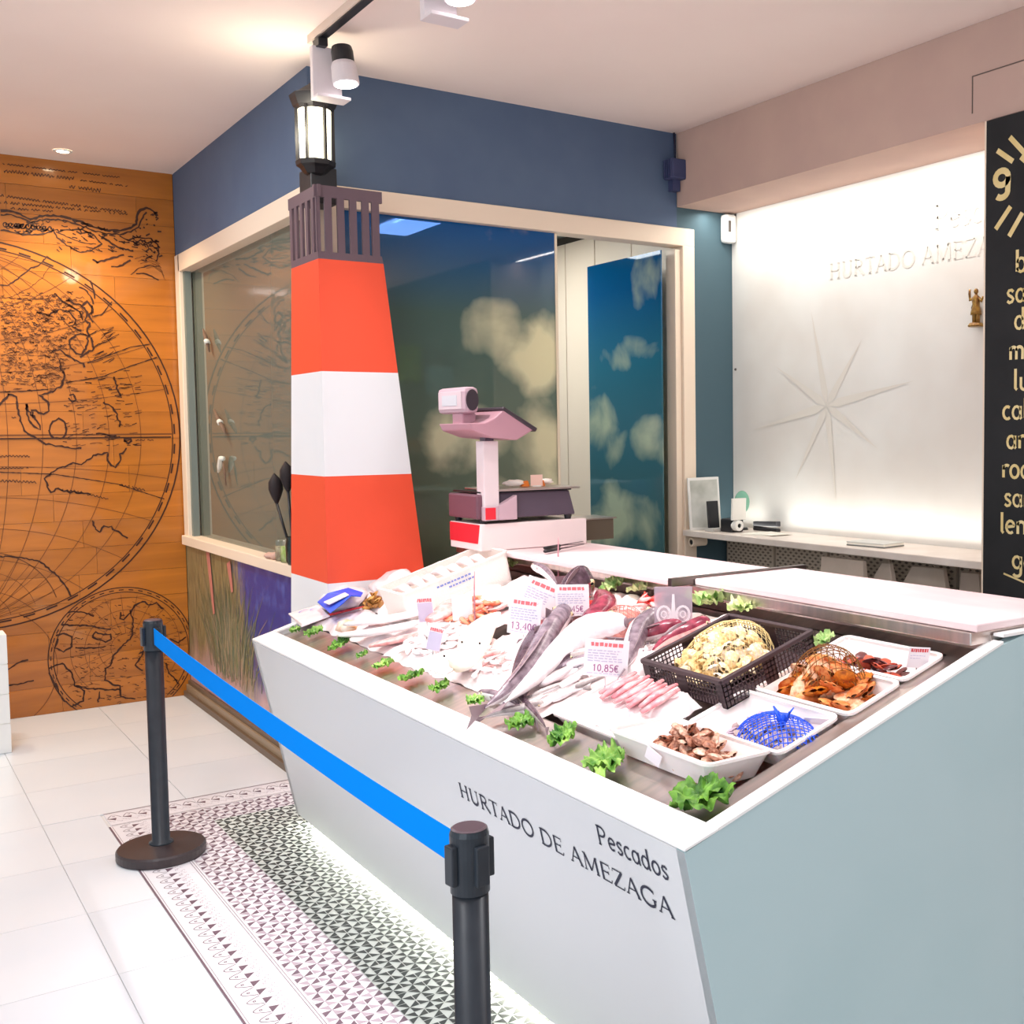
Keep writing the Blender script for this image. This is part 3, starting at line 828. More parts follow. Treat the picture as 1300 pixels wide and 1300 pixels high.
d1 = struct('door_1', MB().box(3.812, 3.822, YB+.05, 6.02, .04, 2.735), glass_mat('door_cloud_glass', (190, 205, 210), .60, (3.4, (90, 130, 130), (40, 118, 144), (0, 92, 146), (206, 216, 184), .46, ((.0, .42, .28, .10), (-.22, .82, .16, .14), (.25, -.05, .2, .18), (-.25, -.1, .18, .14), (.1, -.6, .4, .2)), 'Y')), at=(3.817, 5.6, 1.75))
MB().box(3.809, 3.825, YB+.05, 6.02, 2.735, 2.745).build('door_top_edge', mat('edge_bright', (235, 240, 235), .3), d1, at=(3.817, 5.6, 2.74))
hb = MB()
hb.box(3.80, 3.832, 5.24, 5.30, 2.30, 2.46); hb.box(3.86, 3.93, YB+.0, YB+.02, 2.30, 2.46); hb.tube([(3.85, 5.23, 2.29), (3.85, 5.23, 2.47)], .013)
hb.build('hinge', M_chrome, d1, at=(3.85, 5.23, 2.38), bevel=.002)
kb = MB(); kb.lathe([(.012, 0), (.012, .03), (.03, .04), (.033, .055), (.02, .07)], 16, TR(3.812, 5.93, 1.35) @ RY(-PI/2)); kb.box(3.804, 3.812, 5.905, 5.955, 1.30, 1.46)
kb.build('door_handle', M_chrome, d1, at=(3.79, 5.93, 1.35), smooth=True)

# glass room inside: lining, cupboards, ceiling
struct('wall_room_back', MB().box(XL+.1, 4.1, YM-.03, YM+.01, 0, 3.1), mat('room_wall_grey', (120, 128, 122), .8))
struct('ceiling_room', MB().box(XL+.1, 4.5, YB+.1, YM-.03, 3.05, 3.12), mat('room_ceiling', (196, 196, 190), .9))
cab = thing('tall_cupboard', 'tall cream cupboard with flat doors behind the open glass door', 'cupboard', (4.3, 6.5, 0))
MB().box(4.07, 4.5, YB+.13, YM-.035, 0, 3.04).build('carcass', mat('cupboard_gap', (70, 62, 54), .8), cab)
for (a, b_) in ((YB+.135, 5.44), (5.445, 5.865), (5.87, 6.288), (6.294, 6.66), (6.665, 7.33), (7.335, YM-.04)):
    MB().box(4.04, 4.069, a, b_-.004, .08, 2.985).build('door', M_cream, cab, bevel=.002)
M_blr = mat('room_blue', (90, 130, 170), .5)
def simple(name, label, cat, mb, m, group=None, **k):
    o = mb.build(name, m, **k); return tag(o, label, cat, group)
t = thing('strip_light', 'white strip light on the ceiling of the glass room', 'ceiling light', (2.9, 6.1, 3.03))
MB().box(2.76, 3.04, 5.45, 7.0, 3.015, 3.05).build('housing', M_white, t)
MB().box(2.78, 3.02, 5.5, 6.95, 2.985, 3.015).build('tube', mat('tube_glow', (255, 255, 255), emit=(240, 250, 255), estr=14), t, bevel=.008)
t = thing('notice', 'lime green notice pinned on the far wall of the glass room', 'notice', (3.36, 7.74, 2.2))
MB().box(3.27, 3.45, 7.735, 7.745, 2.09, 2.35).build('sheet', mat('lime_paper', (180, 205, 70), .8), t)
t = thing('notice_board', 'dark blue framed board beside the lime green notice', 'board', (3.58, 7.74, 2.1))
MB().box(3.455, 3.72, 7.73, 7.748, 1.95, 2.34).build('frame', M_black, t); MB().box(3.48, 3.70, 7.725, 7.731, 1.98, 2.20).build('sheet', mat('pale_blue_paper', (150, 190, 215), .7), t)
t = thing('work_bench', 'steel work bench inside the glass room', 'table', (2.9, 7.3, 0))
MB().box(1.95, 3.9, 7.0, 7.72, 1.06, 1.10).build('bench_top', M_steel, t, bevel=.004)
for x in (2.0, 3.85):
    for y in (7.05, 7.66):
        MB().box(x-.02, x+.02, y-.02, y+.02, 0, 1.06).build('leg', M_steeld, t)
t = thing('pale_bin', 'pale blue plastic tub on the bench inside the glass room', 'tub', (3.05, 7.3, 1.10))
mb = MB(); mb.hexa([(2.85, 7.1, 1.10), (3.3, 7.1, 1.10), (3.3, 7.5, 1.10), (2.85, 7.5, 1.10)], [(2.8, 7.05, 1.32), (3.35, 7.05, 1.32), (3.35, 7.55, 1.32), (2.8, 7.55, 1.32)])
mb.build('body', M_blr, t, bevel=.02)
mb = MB(); mb.box(2.79, 3.36, 7.04, 7.56, 1.31, 1.335); mb.build('rim', mat('pale_rim', (190, 205, 215), .5), t, bevel=.01)
for i, (x, c, nm, lb) in enumerate(((3.3, (236, 150, 110), 'bread_bag', 'orange bag on the wall shelf inside the glass room'), (3.08, (240, 205, 190), 'paper_parcel', 'pale pink parcel on the wall shelf inside the glass room'))):
    t = simple(nm, lb, 'bag', MB().blob((x, 7.6, 1.61), (.09, .07, .06), jit=.4, seed=i), mat('parcel%d' % i, c, .7), smooth=True)
t = thing('wall_shelf', 'steel wall shelf in the glass room holding an orange bag', 'shelf', (3.2, 7.62, 1.55))
MB().box(2.0, 3.75, 7.48, 7.748, 1.53, 1.55).build('board', M_steeld, t)
for x in (2.2, 3.0, 3.7):
    MB().box(x, x+.02, 7.5, 7.748, 1.45, 1.53).build('bracket', M_steeld, t)
t = thing('white_cabinet', 'white wall box seen through the left window', 'cabinet', (2.1, 7.6, 1.6))
MB().box(1.96, 2.30, 7.5, 7.70, 1.56, 1.84).build('body', M_white, t, bevel=.006); MB().box(1.97, 2.29, 7.492, 7.50, 1.57, 1.83).build('door', M_white, t, bevel=.003)
for i, (x, y, c, r, nm, lb) in enumerate(((2.30, 7.25, (150, 74, 52), .13, 'brown_bag', 'brown bag on the bench behind the left window'), (2.05, 7.2, (190, 190, 215), .11, 'white_bag', 'pale lilac bag on the bench behind the left window'), (2.62, 7.2, (80, 110, 160), .11, 'blue_bag', 'blue bag on the bench behind the left window'))):
    t = thing(nm, lb, 'bag', (x, y, 1.1))
    MB().blob((x, y, 1.1+r*1.12), (r, r*.8, r*.95), jit=.3, seed=i+4).build('body', mat('bagc%d' % i, c, .7), t, smooth=True)
    MB().tube([(x-.04, y, 1.1+r*1.6), (x, y, 1.1+r*2.1), (x+.04, y, 1.1+r*1.6)], .012).build('handle', mat('bagc%d' % i, c), t)

# glass jars with black callas on the sill, seagull-like ornaments at the window
M_glass = mat('jar_glass', (225, 235, 230), .05, trans=.9, alpha=.6)
M_lime = mat('lime_slices', (170, 196, 70), .5, c2=(214, 220, 150), scale=30)
for i, (y, mat_, rr, hh, lab) in enumerate(((5.80, mat('jar_shells', (206, 190, 150), .6, c2=(160, 130, 100), scale=40), .032, .10, 'left glass jar of pale shells on the window sill'), (5.71, M_lime, .034, .11, 'middle glass jar of lime slices on the window sill'))):
    t = thing('glass_jar', lab, 'jar', (1.735, y, 1.06))
    MB().lathe([(rr*.9, 0), (rr, .01), (rr, hh), (rr*.9, hh+.01)], 18, TR(1.795, y, 1.06)).build('glass', M_glass, t, smooth=True)
    MB().lathe([(rr*.85, .005), (rr*.85, hh*.75)], 14, TR(1.795, y, 1.06)).build('filling', mat_, t, smooth=True)
t = thing('calla_vase', 'dark glass vase of tall black calla lilies on the window sill', 'vase', (1.80, 5.58, 1.06))
MB().lathe([(.04, 0), (.05, .02), (.052, .10), (.046, .13), (.05, .14)], 20, TR(1.80, 5.58, 1.06), cap=False).build('vase', mat('smoke_glass', (40, 48, 46), .1, alpha=.85), t, smooth=True)
for k, (dy, dx, hz) in enumerate(((.16, -.04, .30), (.10, 0, .36), (.02, .03, .28))):
    base = Vector((1.80, 5.58+dy*.15, 1.07)); tip = Vector((1.80+dx, 5.58+dy, 1.06+hz))
    s_ = MB().tube([base, base.lerp(tip, .5)+Vector((0, .01, 0)), tip], .007).build('stem', M_black, t, smooth=True)
    fl = MB()
    fl.tube([tip, tip+Vector((0, .004, .03)), tip+Vector((0, .008, .07)), tip+Vector((0, .012, .11)), tip+Vector((0, .03, .15))], [.008, .022, .036, .034, .004], 10, cap=False)
    fl.build('bloom', mat('black_petal', (36, 26, 28), .7), t, smooth=True)
t = thing('pebble', 'pinkish shell lying left of the jars on the window sill', 'shell', (1.79, 5.93, 1.06))
MB().blob((1.785, 5.95, 1.075), (.03, .05, .018), jit=.3, seed=2).build('shell', mat('shell_pink', (206, 166, 150), .6), t, smooth=True)
MB().blob((1.785, 5.88, 1.078), (.025, .03, .02), jit=.3, seed=3).build('shell', mat('shell_pink', (206, 166, 150)), t, smooth=True)
def gull(px, py, pts, lab):
    o = on(px, py, 0, XL+.03)
    t = thing('gull_ornament', lab, 'ornament', tuple(o))
    c = 1/215
    mb = MB(); mb.tube([(o.x, o.y-(p[0])*c*1.6, o.z-p[1]*c) for p in pts[0]], [.006, .016, .018, .014, .005][:len(pts[0])], 8); mb.build('body', mat('gull_white', (225, 220, 208), .6), t, smooth=True)
    mb = MB(); P = [(o.x, o.y-(p[0])*c*1.6, o.z-p[1]*c) for p in pts[1]]; mb.tube(P, [.004]+[.013]*(len(P)-2)+[.004], 8, flat=.5); mb.build('wing', mat('gull_brown', (110, 84, 68), .7), t, smooth=True)
gull(281, 590, ([(-10, 10), (-5, 2), (0, -8), (6, -8)], [(4, -6), (8, 8), (12, 26)]), 'lowest white gull ornament hung at the left window')
gull(279, 533, ([(-6, 3), (-2, 2), (2, 4)], [(-16, -14), (-6, -4), (0, 2), (10, 12), (16, 18)]), 'middle brown gull ornament hung at the left window')
gull(262, 430, ([(-4, 0), (0, 3), (3, 6)], [(-9, -14), (-3, -4), (2, 6), (8, 18)]), 'topmost brown gull ornament hung at the left window')

# ------------------------------------------------------------------ lighthouse
KX, KY = 1.705, 4.87
def wR(z): return .296+(2.47-z)*.1155 if z < 2.47 else .29
def wL(z): return .364+(2.47-z)*.097 if z < 2.47 else .37
def band(z0, z1):
    def q(z): return [(KX, KY, z), (KX+wR(z), KY, z), (KX+wR(z), KY+wL(z), z), (KX, KY+wL(z), z)]
    return MB().hexa(q(z0), q(z1))
t = thing('lighthouse_column', 'tall tapered lighthouse column with red and white bands and brown railing', 'column', (KX+.2, KY+.2, 0))
band(2.468, 2.50).build('gallery_floor', M_mauve, t)
for a, b_, m_ in ((1.981, 2.468, M_red), (1.52, 1.981, M_twhite), (1.045, 1.52, M_red), (0, 1.045, M_twhite)):
    band(a, b_).build('band', m_, t)
def rail_face(o0, d, L):
    """gallery side: posts standing between a top rail and the floor"""
    d = Vector(d); o0 = Vector(o0); nrm = Vector((d.y, -d.x, 0))
    def slab(a, b_, z0, z1, th=.012, oo=0):
        p = o0+d*a; q = o0+d*b_; k = d.cross(Vector((0, 0, 1)))*0
        n_ = Vector((1, 0, 0)) if abs(d.y) > .5 else Vector((0, 1, 0))
        return MB().hexa([p+Vector((0, 0, z0)), q+Vector((0, 0, z0)), q+n_*th+Vector((0, 0, z0)), p+n_*th+Vector((0, 0, z0))], [p+Vector((0, 0, z1)), q+Vector((0, 0, z1)), q+n_*th+Vector((0, 0, z1)), p+n_*th+Vector((0, 0, z1))])
    slab(-.012, L+.015, 2.735, 2.785, .016).build('top_rail', M_mauve, t)
    step = L/5
    for k in range(6):
        if k == 0: a, b_ = -.004, .006
        elif k == 5: a, b_ = L-.034, L
        else: a, b_ = step*k-.023, step*k+.009
        slab(a, b_, 2.50, 2.735).build('baluster', M_mauve, t)
rail_face((KX, KY, 0), (1, 0, 0), .282)
rail_face((KX, KY, 0), (0, 1, 0), .37)
# lantern
lx, ly = 1.772, 5.06
t = thing('wall_lantern', 'black lantern with glowing glass above the lighthouse railing', 'lantern', (lx, ly, 2.77))
MB().box(lx-.034, lx+.085, ly-.03, ly+.128, 2.74, 2.90).build('bracket', M_black, t, bevel=.004)
MB().lathe([(.03, 2.86), (.05, 2.87), (.07, 2.895), (.085, 2.905), (.088, 2.925), (.075, 2.93)], 8, TR(lx, ly, 0) @ RZ(PI/8)).build('base', M_blackm, t)
MB().lathe([(.066, 2.93), (.072, 3.15)], 24, TR(lx, ly, 0)).build('glass', mat('lantern_glass', (255, 250, 225), .3, emit=(255, 246, 214), estr=4.2), t, smooth=True)
MB().lathe([(.078, 3.15), (.092, 3.165), (.105, 3.20), (.108, 3.212), (.085, 3.222), (.06, 3.24), (.03, 3.26), (.012, 3.275)], 8, TR(lx, ly, 0) @ RZ(PI/8)).build('cap', M_blackm, t)
for k in range(6):
    a = PI/6+.25+k*PI/3
    MB().box(-.007, .007, -.005, .005, 2.925, 3.16, TR(lx+.078*math.cos(a), ly+.078*math.sin(a), 0) @ RZ(a)).build('bar', M_blackm, t)
lamp('lantern_light', 'POINT', (lx-.16, ly-.14, 3.06), 5, (1, .92, .72), shadow_soft_size=.06)

# ------------------------------------------------------------------ track and spotlights
rx = 1.680
t = thing('track_rail', 'white ceiling track with a black underside above the counter', 'track light', (rx, 3.0, ZC))
MB().box(rx-.02, rx+.02, .6, 4.80, ZC-.034, ZC).build('rail', mat('rail_white', (225, 205, 190), .5), t)
MB().box(rx-.012, rx+.022, .6, 4.76, ZC-.040, ZC-.034).build('conductor', M_black, t)
def spotlight(y, dx, az, lab, tilt):
    t = thing('track_spotlight', lab, 'spotlight', (rx, y, ZC-.04), 'track spotlights over the counter')
    MB().box(rx-.02, rx+.02, y-.035, y+.035, ZC-.075, ZC-.04).build('adapter', M_black, t, bevel=.003)
    MB().box(rx-.035, rx+.088, y-.0, y+.034, 3.105, ZC-.068).build('driver_box', mat('spot_white', (222, 212, 214), .4), t, bevel=.003)
    MB().box(rx-.035, rx+.105, y-.055, y+.034, 3.098, 3.110).build('foot_plate', mat('spot_white', (222, 212, 214)), t, bevel=.002)
    M = TR(rx+dx, y-.075, 3.275) @ RZ(az) @ RX(tilt)
    MB().lathe([(.012, .035), (.040, .03), (.045, .01), (.045, -.035), (.040, -.04)], 24, M).build('heat_sink', M_black, t, smooth=False)
    b_ = MB().lathe([(.046, -.036), (.052, -.05), (.055, -.12), (.053, -.125)], 28, M).build('head', mat('spot_white', (222, 212, 214)), t, smooth=False)
    MB().lathe([(.046, -.1265), (.046, -.128)], 24, M).build('lens', mat('lens_glow', (255, 255, 255), emit=(255, 250, 255), estr=9), t)
spotlight(4.70, .065, .5, 'white track spotlight nearest the lantern, black ring round its head', -.12)
spotlight(3.60, .05, .5, 'white track spotlight cut by the top edge of the photo', -.12)
# recessed downlight
t = thing('downlight', 'small glowing recessed downlight in the ceiling before the map wall', 'downlight', (1.12, 7.52, ZC))
MB().lathe([(.035, -.006), (.05, -.006), (.052, .0)], 24, TR(1.12, 7.50, ZC-.001), cap=False).build('ring', M_white, t)
MB().lathe([(.034, -.004), (.034, -.001)], 24, TR(1.12, 7.50, ZC)).build('lamp', mat('downlight_glow', (255, 240, 210), emit=(255, 236, 200), estr=30), t)
# ------------------------------------------------------------------ devices on the blue wall
t = thing('alarm_box', 'dark blue ribbed box hung high in the corner by the beam', 'box', (3.87, YB, 3.14))
MB().box(3.80, 3.935, YB-.09, YB, 3.115, 3.225).build('housing', mat('box_navy', (66, 72, 108), .6), t, bevel=.008)
for k in range(4):
    MB().box(3.792, 3.80, YB-.085+.02*k, YB-.075+.02*k, 3.12, 3.22).build('rib', mat('box_navy', (66, 72, 108)), t)
MB().tube([(3.87, YB-.02, 3.225), (3.875, YB-.012, 3.30), (3.87, YB-.012, ZC)], .006).build('cable', mat('cable_navy', (30, 34, 60), .6), t, smooth=True)
MB().box(3.835, 3.885, YB-.045, YB, 3.055, 3.115).build('conduit', mat('box_navy', (66, 72, 108)), t)
t = thing('motion_sensor', 'small white motion sensor at the edge of the white panel', 'sensor', (4.25, YB-.02, 2.9))
MB().box(4.205, 4.29, YB-.06, YB, 2.80, 2.965).build('housing', mat('sensor_white', (245, 244, 240), .35), t, bevel=.018)
MB().box(4.222, 4.242, YB-.063, YB-.06, 2.86, 2.925).build('window', M_steeld, t, bevel=.002)

# ------------------------------------------------------------------ alcove: print on panel, shelf, things
star = MB()
pc = Vector((XW-.002, 0, 0))
def onw(x, y, k=0):
    p = on(x, y, 0, XW); return Vector((XW-.0015-.0005*k, p.y, p.z))
cc = onw(1050, 515)
for k, (x, y) in enumerate(((1030, 395), (1095, 430), (1162, 483), (1115, 570), (1062, 640), (1010, 610), (955, 547), (985, 465))):
    tip = onw(x, y)
    d = (tip-cc); s_ = Vector((0, -d.z, d.y)).normalized()*.024; q = cc+d*.14
    of = Vector((-.00025*k, 0, 0)); star.add([cc+of, q+s_+of, tip+of, q-s_+of], [(0, 1, 2), (0, 2, 3)])
star = star.build('compass_star', mat('star_print', (228, 221, 210), .6)); star.parent = bpy.data.objects['wall_right']
lt = MB()
p0 = onw(1053, 355); p1 = onw(1258, 322)
wd = text_w('HURTADO AMEZAGA'); 
sz = (p0.y-3.235)/text_w('HURTADO AMEZAG')
letter_parts('HURTADO AMEZAGA', (XW-.002, p0.y, p0.z), (0, -1, 0), (0, 0, 1), (1, 0, 0), sz*1.0, M_lp, bpy.data.objects['wall_right'])
p2 = onw(1185, 292)
letter_parts('Pescados', (XW-.002, p2.y, p2.z), (0, -1, 0), (0, 0, 1), (1, 0, 0), .16, M_lp, bpy.data.objects['wall_right'])

for (x, y) in ((934, 273), (934, 469)):
    q = on(x, y, 0, XW)
    o = MB().lathe([(.008, 0), (.006, .006)], 12, TR(XW, q.y, q.z) @ RY(-PI/2)).build('screw', M_steeld); o.parent = bpy.data.objects['wall_right']
t = thing('saint_figurine', 'small bronze saint figurine with raised arm beside the chalkboard', 'figurine', (4.27, 3.31, 2.165))
M_brz = mat('bronze', (120, 84, 48), .4, .5, c2=(170, 132, 60), scale=40)
bx, by, bz = 4.262, 3.385, 2.172
MB().lathe([(.035, 0), (.038, .006), (.032, .014), (.028, .018)], 12, TR(bx, by, bz)).build('plinth', M_brz, t)
mb = MB(); mb.tube([(bx, by+.010, bz+.016), (bx, by+.010, bz+.05), (bx, by+.006, bz+.075)], [.009, .010, .014]); mb.tube([(bx, by-.012, bz+.016), (bx, by-.010, bz+.05), (bx, by-.004, bz+.075)], [.009, .010, .014])
mb.build('legs', M_brz, t, smooth=True)
mb = MB(); mb.lathe([(.026, .055), (.024, .07), (.016, .095), (.019, .12), (.018, .135), (.008, .145), (.006, .15)], 14, TR(bx, by, bz)); mb.blob((bx, by, bz+.162), (.011, .011, .014))
mb.tube([(bx, by+.016, bz+.13), (bx, by+.034, bz+.125), (bx, by+.038, bz+.155), (bx, by+.036, bz+.175)], [.008, .007, .006, .005]); mb.tube([(bx, by-.016, bz+.13), (bx, by-.03, bz+.115), (bx, by-.04, bz+.135)], [.008, .007, .005])
mb.build('body', M_brz, t, smooth=True)
mb = MB(); mb.tube([(bx+.014, by+.012, bz+.13), (bx+.018, by+.02, bz+.09), (bx+.016, by+.022, bz+.05)], [.008, .018, .01]); mb.build('cloak', mat('bronze_dark', (78, 56, 40), .5, .4), t, smooth=True)

SZ = 1.134
t = thing('service_shelf', 'long white marble shelf under the backlit panel', 'shelf', (4.1, 4.1, SZ))
MB().box(3.91, XW-.002, 3.03, YB-.005, SZ-.035, SZ).build('worktop', mat('marble_white', (238, 226, 216), .35, c2=(226, 212, 200), scale=6), t, bevel=.004)
wr_ = bpy.data.objects['wall_right']
MB().box(4.24, XW-.002, 3.03, YB-.005, 0, SZ-.037).build('back_panel', mat('shelf_back', (150, 134, 120), .6), wr_)
# patterned panels under the shelf
M_pat = mat('panel_cream', (198, 184, 166), .6); M_patd = mat('panel_pattern', (120, 108, 98), .6)
for i in range(5):
    y0 = YB-.02-.43*(i+1)
    p = MB().box(4.225, 4.24, y0+.01, y0+.42, .2, SZ-.05).build('front_panel', M_pat, wr_)
    q = MB()
    for r_ in range(12):
        for c_ in range(9):
            yy_ = y0+.035+.0435*c_+(.02 if r_ % 2 else 0); zz = .98+.017*r_-.1*0 - .09
            q.add([(4.2245, yy_-.014, zz), (4.2245, yy_, zz-.007), (4.2245, yy_+.014, zz), (4.2245, yy_, zz+.007)], [(0, 1, 2, 3)])
    qo = q.build('inlay_pattern', M_patd, p); qo['kind'] = 'stuff'
t = thing('shelf_pipe', 'cream round pipe end under the left end of the marble shelf', 'pipe', (3.95, 5.13, 1.06))
MB().lathe([(.016, 0), (.026, 0), (.026, .10), (.016, .10)], 20, TR(3.93, 5.13, 1.065) @ RY(PI/2), cap=False).build('tube', M_cream, t)
MB().lathe([(.015, .004), (.015, .09)], 16, TR(3.93, 5.13, 1.065) @ RY(PI/2)).build('bore', M_black, t)
# carrier bags hanging under the shelf
M_bag = mat('bag_paper', (196, 180, 164), .7, c2=(206, 190, 176), scale=8)
bags = (((1045, 706), (1098, 712), (1100, 760), (1043, 752), 'wide grey paper bag hanging leftmost under the marble shelf'), ((1122, 714), (1132, 715), (1138, 760), (1096, 757), 'small folded paper bag hanging second under the marble shelf'),
        ((1160, 718), (1200, 722), (1206, 770), (1135, 764), 'tilted paper bag hanging third under the marble shelf'), ((1222, 726), (1245, 728), (1248, 770), (1218, 770), 'crumpled pale bag hanging rightmost under the marble shelf'))
for i, (a, b_, c_, d_, lab) in enumerate(bags):
    P = [on(*q, 0, 3.96+.075*i) for q in (a, b_, c_, d_)]
    P[2] = P[2]+(P[2]-P[1])*.8; P[3] = P[3]+(P[3]-P[0])*.8
    for p in P[:2]: p.z = min(p.z, 1.075)
    o0 = (P[0]+P[1])/2
    t = thing('paper_bag', lab, 'bag', tuple(o0), 'bags hanging under the marble shelf')
    MB().hexa([p+Vector((-.015, 0, 0)) for p in P], [P[0]+Vector((.01, 0, 0)), P[1]+Vector((.01, 0, 0)), P[2]+Vector((.04, 0, 0)), P[3]+Vector((.04, 0, 0))]).build('body', M_bag, t, bevel=.004)
    MB().tube([P[0].lerp(P[1], .3), o0+Vector((0, 0, 1.09-o0.z)), P[0].lerp(P[1], .7)], .004).build('handle', M_bag, t)
# items on shelf
def shp(px, py): return on(px, py, 2, SZ)
t = thing('picture_frame', 'white framed print leaning at the left end of the marble shelf', 'picture', (3.98, 5.12, SZ))
MB().hexa([(3.925, 5.13, SZ), (4.10, 5.06, SZ), (4.105, 5.075, SZ), (3.93, 5.145, SZ)], [(3.925, 5.155, SZ+.30), (4.10, 5.085, SZ+.305), (4.105, 5.10, SZ+.305), (3.93, 5.17, SZ+.30)]).build('frame', M_white, t, bevel=.003)
MB().hexa([(3.937, 5.1245, SZ+.015), (4.088, 5.0642, SZ+.015), (4.09, 5.066, SZ+.015), (3.939, 5.127, SZ+.015)], [(3.937, 5.1470, SZ+.285), (4.088, 5.087, SZ+.29), (4.09, 5.089, SZ+.29), (3.939, 5.149, SZ+.285)]).build('print', mat('picture_print', (214, 214, 206), .5, c2=(170, 172, 160), scale=7), t)
t = thing('card_terminal', 'black and white card terminal on the marble shelf', 'card terminal', (4.04, 4.90, SZ))
MB().box(4.0, 4.09, 4.85, 4.95, SZ, SZ+.075).build('base', M_black, t, bevel=.008)
MB().hexa([(3.99, 4.83, SZ+.07), (4.09, 4.83, SZ+.07), (4.09, 4.845, SZ+.07), (3.99, 4.845, SZ+.07)], [(4.02, 4.86, SZ+.19), (4.12, 4.86, SZ+.19), (4.12, 4.875, SZ+.19), (4.02, 4.875, SZ+.19)]).build('keypad', mat('terminal_grey', (226, 222, 214), .5), t, bevel=.003)
MB().lathe([(.012, 0), (.03, 0), (.03, .04), (.012, .04)], 18, TR(4.03, 4.815, SZ+.04) @ RX(-PI/2), cap=False).build('paper_roll', M_white, t)
t = thing('phone_stand', 'black phone leaning in a clear stand beside the picture', 'phone', (3.98, 5.0, SZ))
MB().hexa([(3.95, 4.99, SZ+.02), (4.03, 4.99, SZ+.02), (4.03, 5.0, SZ+.02), (3.95, 5.0, SZ+.02)], [(3.97, 5.03, SZ+.17), (4.05, 5.03, SZ+.17), (4.05, 5.04, SZ+.17), (3.97, 5.04, SZ+.17)]).build('phone', M_black, t, bevel=.003)
MB().box(3.95, 4.03, 4.95, 5.03, SZ, SZ+.02).build('stand', mat('stand_grey', (190, 186, 180), .3), t, bevel=.004)
t = thing('tabletop_mirror', 'small green round tabletop mirror behind the card terminal', 'mirror', (4.18, 4.97, SZ))
MB().lathe([(.002, 0), (.05, .002), (.055, .006), (.05, .010), (.002, .012)], 24, TR(4.17, 4.96, SZ+.16) @ RZ(-.6) @ RX(PI/2) @ Matrix.Diagonal((.8, 1.2, 1, 1))).build('disc', mat('disc_green', (120, 176, 150), .35), t, smooth=True)
MB().tube([(4.17, 4.965, SZ+.01), (4.17, 4.965, SZ+.10)], .006).build('stem', M_chrome, t); MB().lathe([(.04, 0), (.035, .012)], 18, TR(4.17, 4.965, SZ)).build('foot', M_black, t)
t = thing('stapler', 'long black stapler against the white panel on the shelf', 'stapler', (4.22, 4.83, SZ))
MB().box(4.20, 4.235, 4.70, 4.90, SZ, SZ+.02).build('base', M_black, t, bevel=.005)
MB().hexa([(4.2, 4.70, SZ+.03), (4.235, 4.70, SZ+.03), (4.235, 4.90, SZ+.02), (4.2, 4.90, SZ+.02)], [(4.2, 4.70, SZ+.06), (4.235, 4.70, SZ+.06), (4.235, 4.90, SZ+.05), (4.2, 4.90, SZ+.05)]).build('arm', M_black, t, bevel=.004)
t = thing('paper_sheets', 'loose white paper sheets lying beside the card terminal', 'papers', (4.06, 4.66, SZ))
for k in range(3):
    MB().box(-.07, .07, -.10, .10, 0, .002, TR(4.06+.015*k, 4.66-.02*k, SZ+.002*k+.001) @ RZ(.3-.2*k)).build('sheet', mat('paper', (240, 236, 224), .7), t)
t = thing('tablet', 'flat grey notebook lying in the middle of the marble shelf', 'notebook', (4.05, 3.80, SZ))
MB().box(-.08, .08, -.115, .115, 0, .006, TR(4.07, 3.83, SZ+.0005) @ RZ(.1)).build('cover', mat('cover_grey', (120, 122, 118), .5), t, bevel=.002)
MB().box(-.078, .078, -.113, .113, .006, .016, TR(4.07, 3.83, SZ+.0005) @ RZ(.1)).build('pages', mat('paper', (240, 236, 224)), t)
MB().box(-.08, .08, -.115, .115, .016, .020, TR(4.07, 3.83, SZ+.0005) @ RZ(.1)).build('cover', mat('cover_pale', (206, 206, 200), .5), t, bevel=.001)
t = thing('tape_dispenser', 'small dark green roll at the right end of the shelf', 'tape', (4.25, 3.12, SZ))
MB().lathe([(.015, 0), (.03, 0), (.03, .02), (.015, .02)], 20, TR(4.25, 3.13, SZ+.10) @ RY(-PI/2), cap=False).build('roll', mat('roll_green', (40, 70, 50), .6), t)
MB().box(4.235, 4.275, 3.10, 3.16, SZ, SZ+.08).build('holder', M_white, t, bevel=.004)

# chalkboard
t = thing('chalkboard', 'tall black chalkboard with painted list of fish names', 'chalkboard', (XB-.015, 2.0, 2.0))
MB().box(XB-.022, XB-.001, 1.1, 3.028, .98, 2.966).build('board', mat('chalk_black', (26, 26, 28), .75, c2=(34, 34, 36), scale=5), t)
MB().box(XB-.0225, XB-.001, 3.028, 3.036, .98, 2.966).build('edge', M_cream, t)
M_ck = mat('chalk_cream', (236, 214, 160), .8, c2=(222, 196, 130), scale=9); XC = XB-.0235
def onc(x, y):
    p = on(x, y, 0, XC); return p
for (a, b_, k) in (((1266, 191), (1286, 205), 0), ((1282, 174), (1304, 198), 0), ((1296, 199), (1306, 208), 0), ((1264, 291), (1283, 262), 0), ((1281, 300), (1298, 270), 0)):
    MB().ribbon([onc(*a), onc(*b_)], .021, (1, 0, 0)).build('painted_stroke', M_ck, t)
q = onc(1260, 254)
letter_parts('9', (XC, q.y+.0, q.z), (0, -1, 0), (0, 0, 1), (1, 0, 0), .17, M_ck, t, .15, .15, width=1.1)
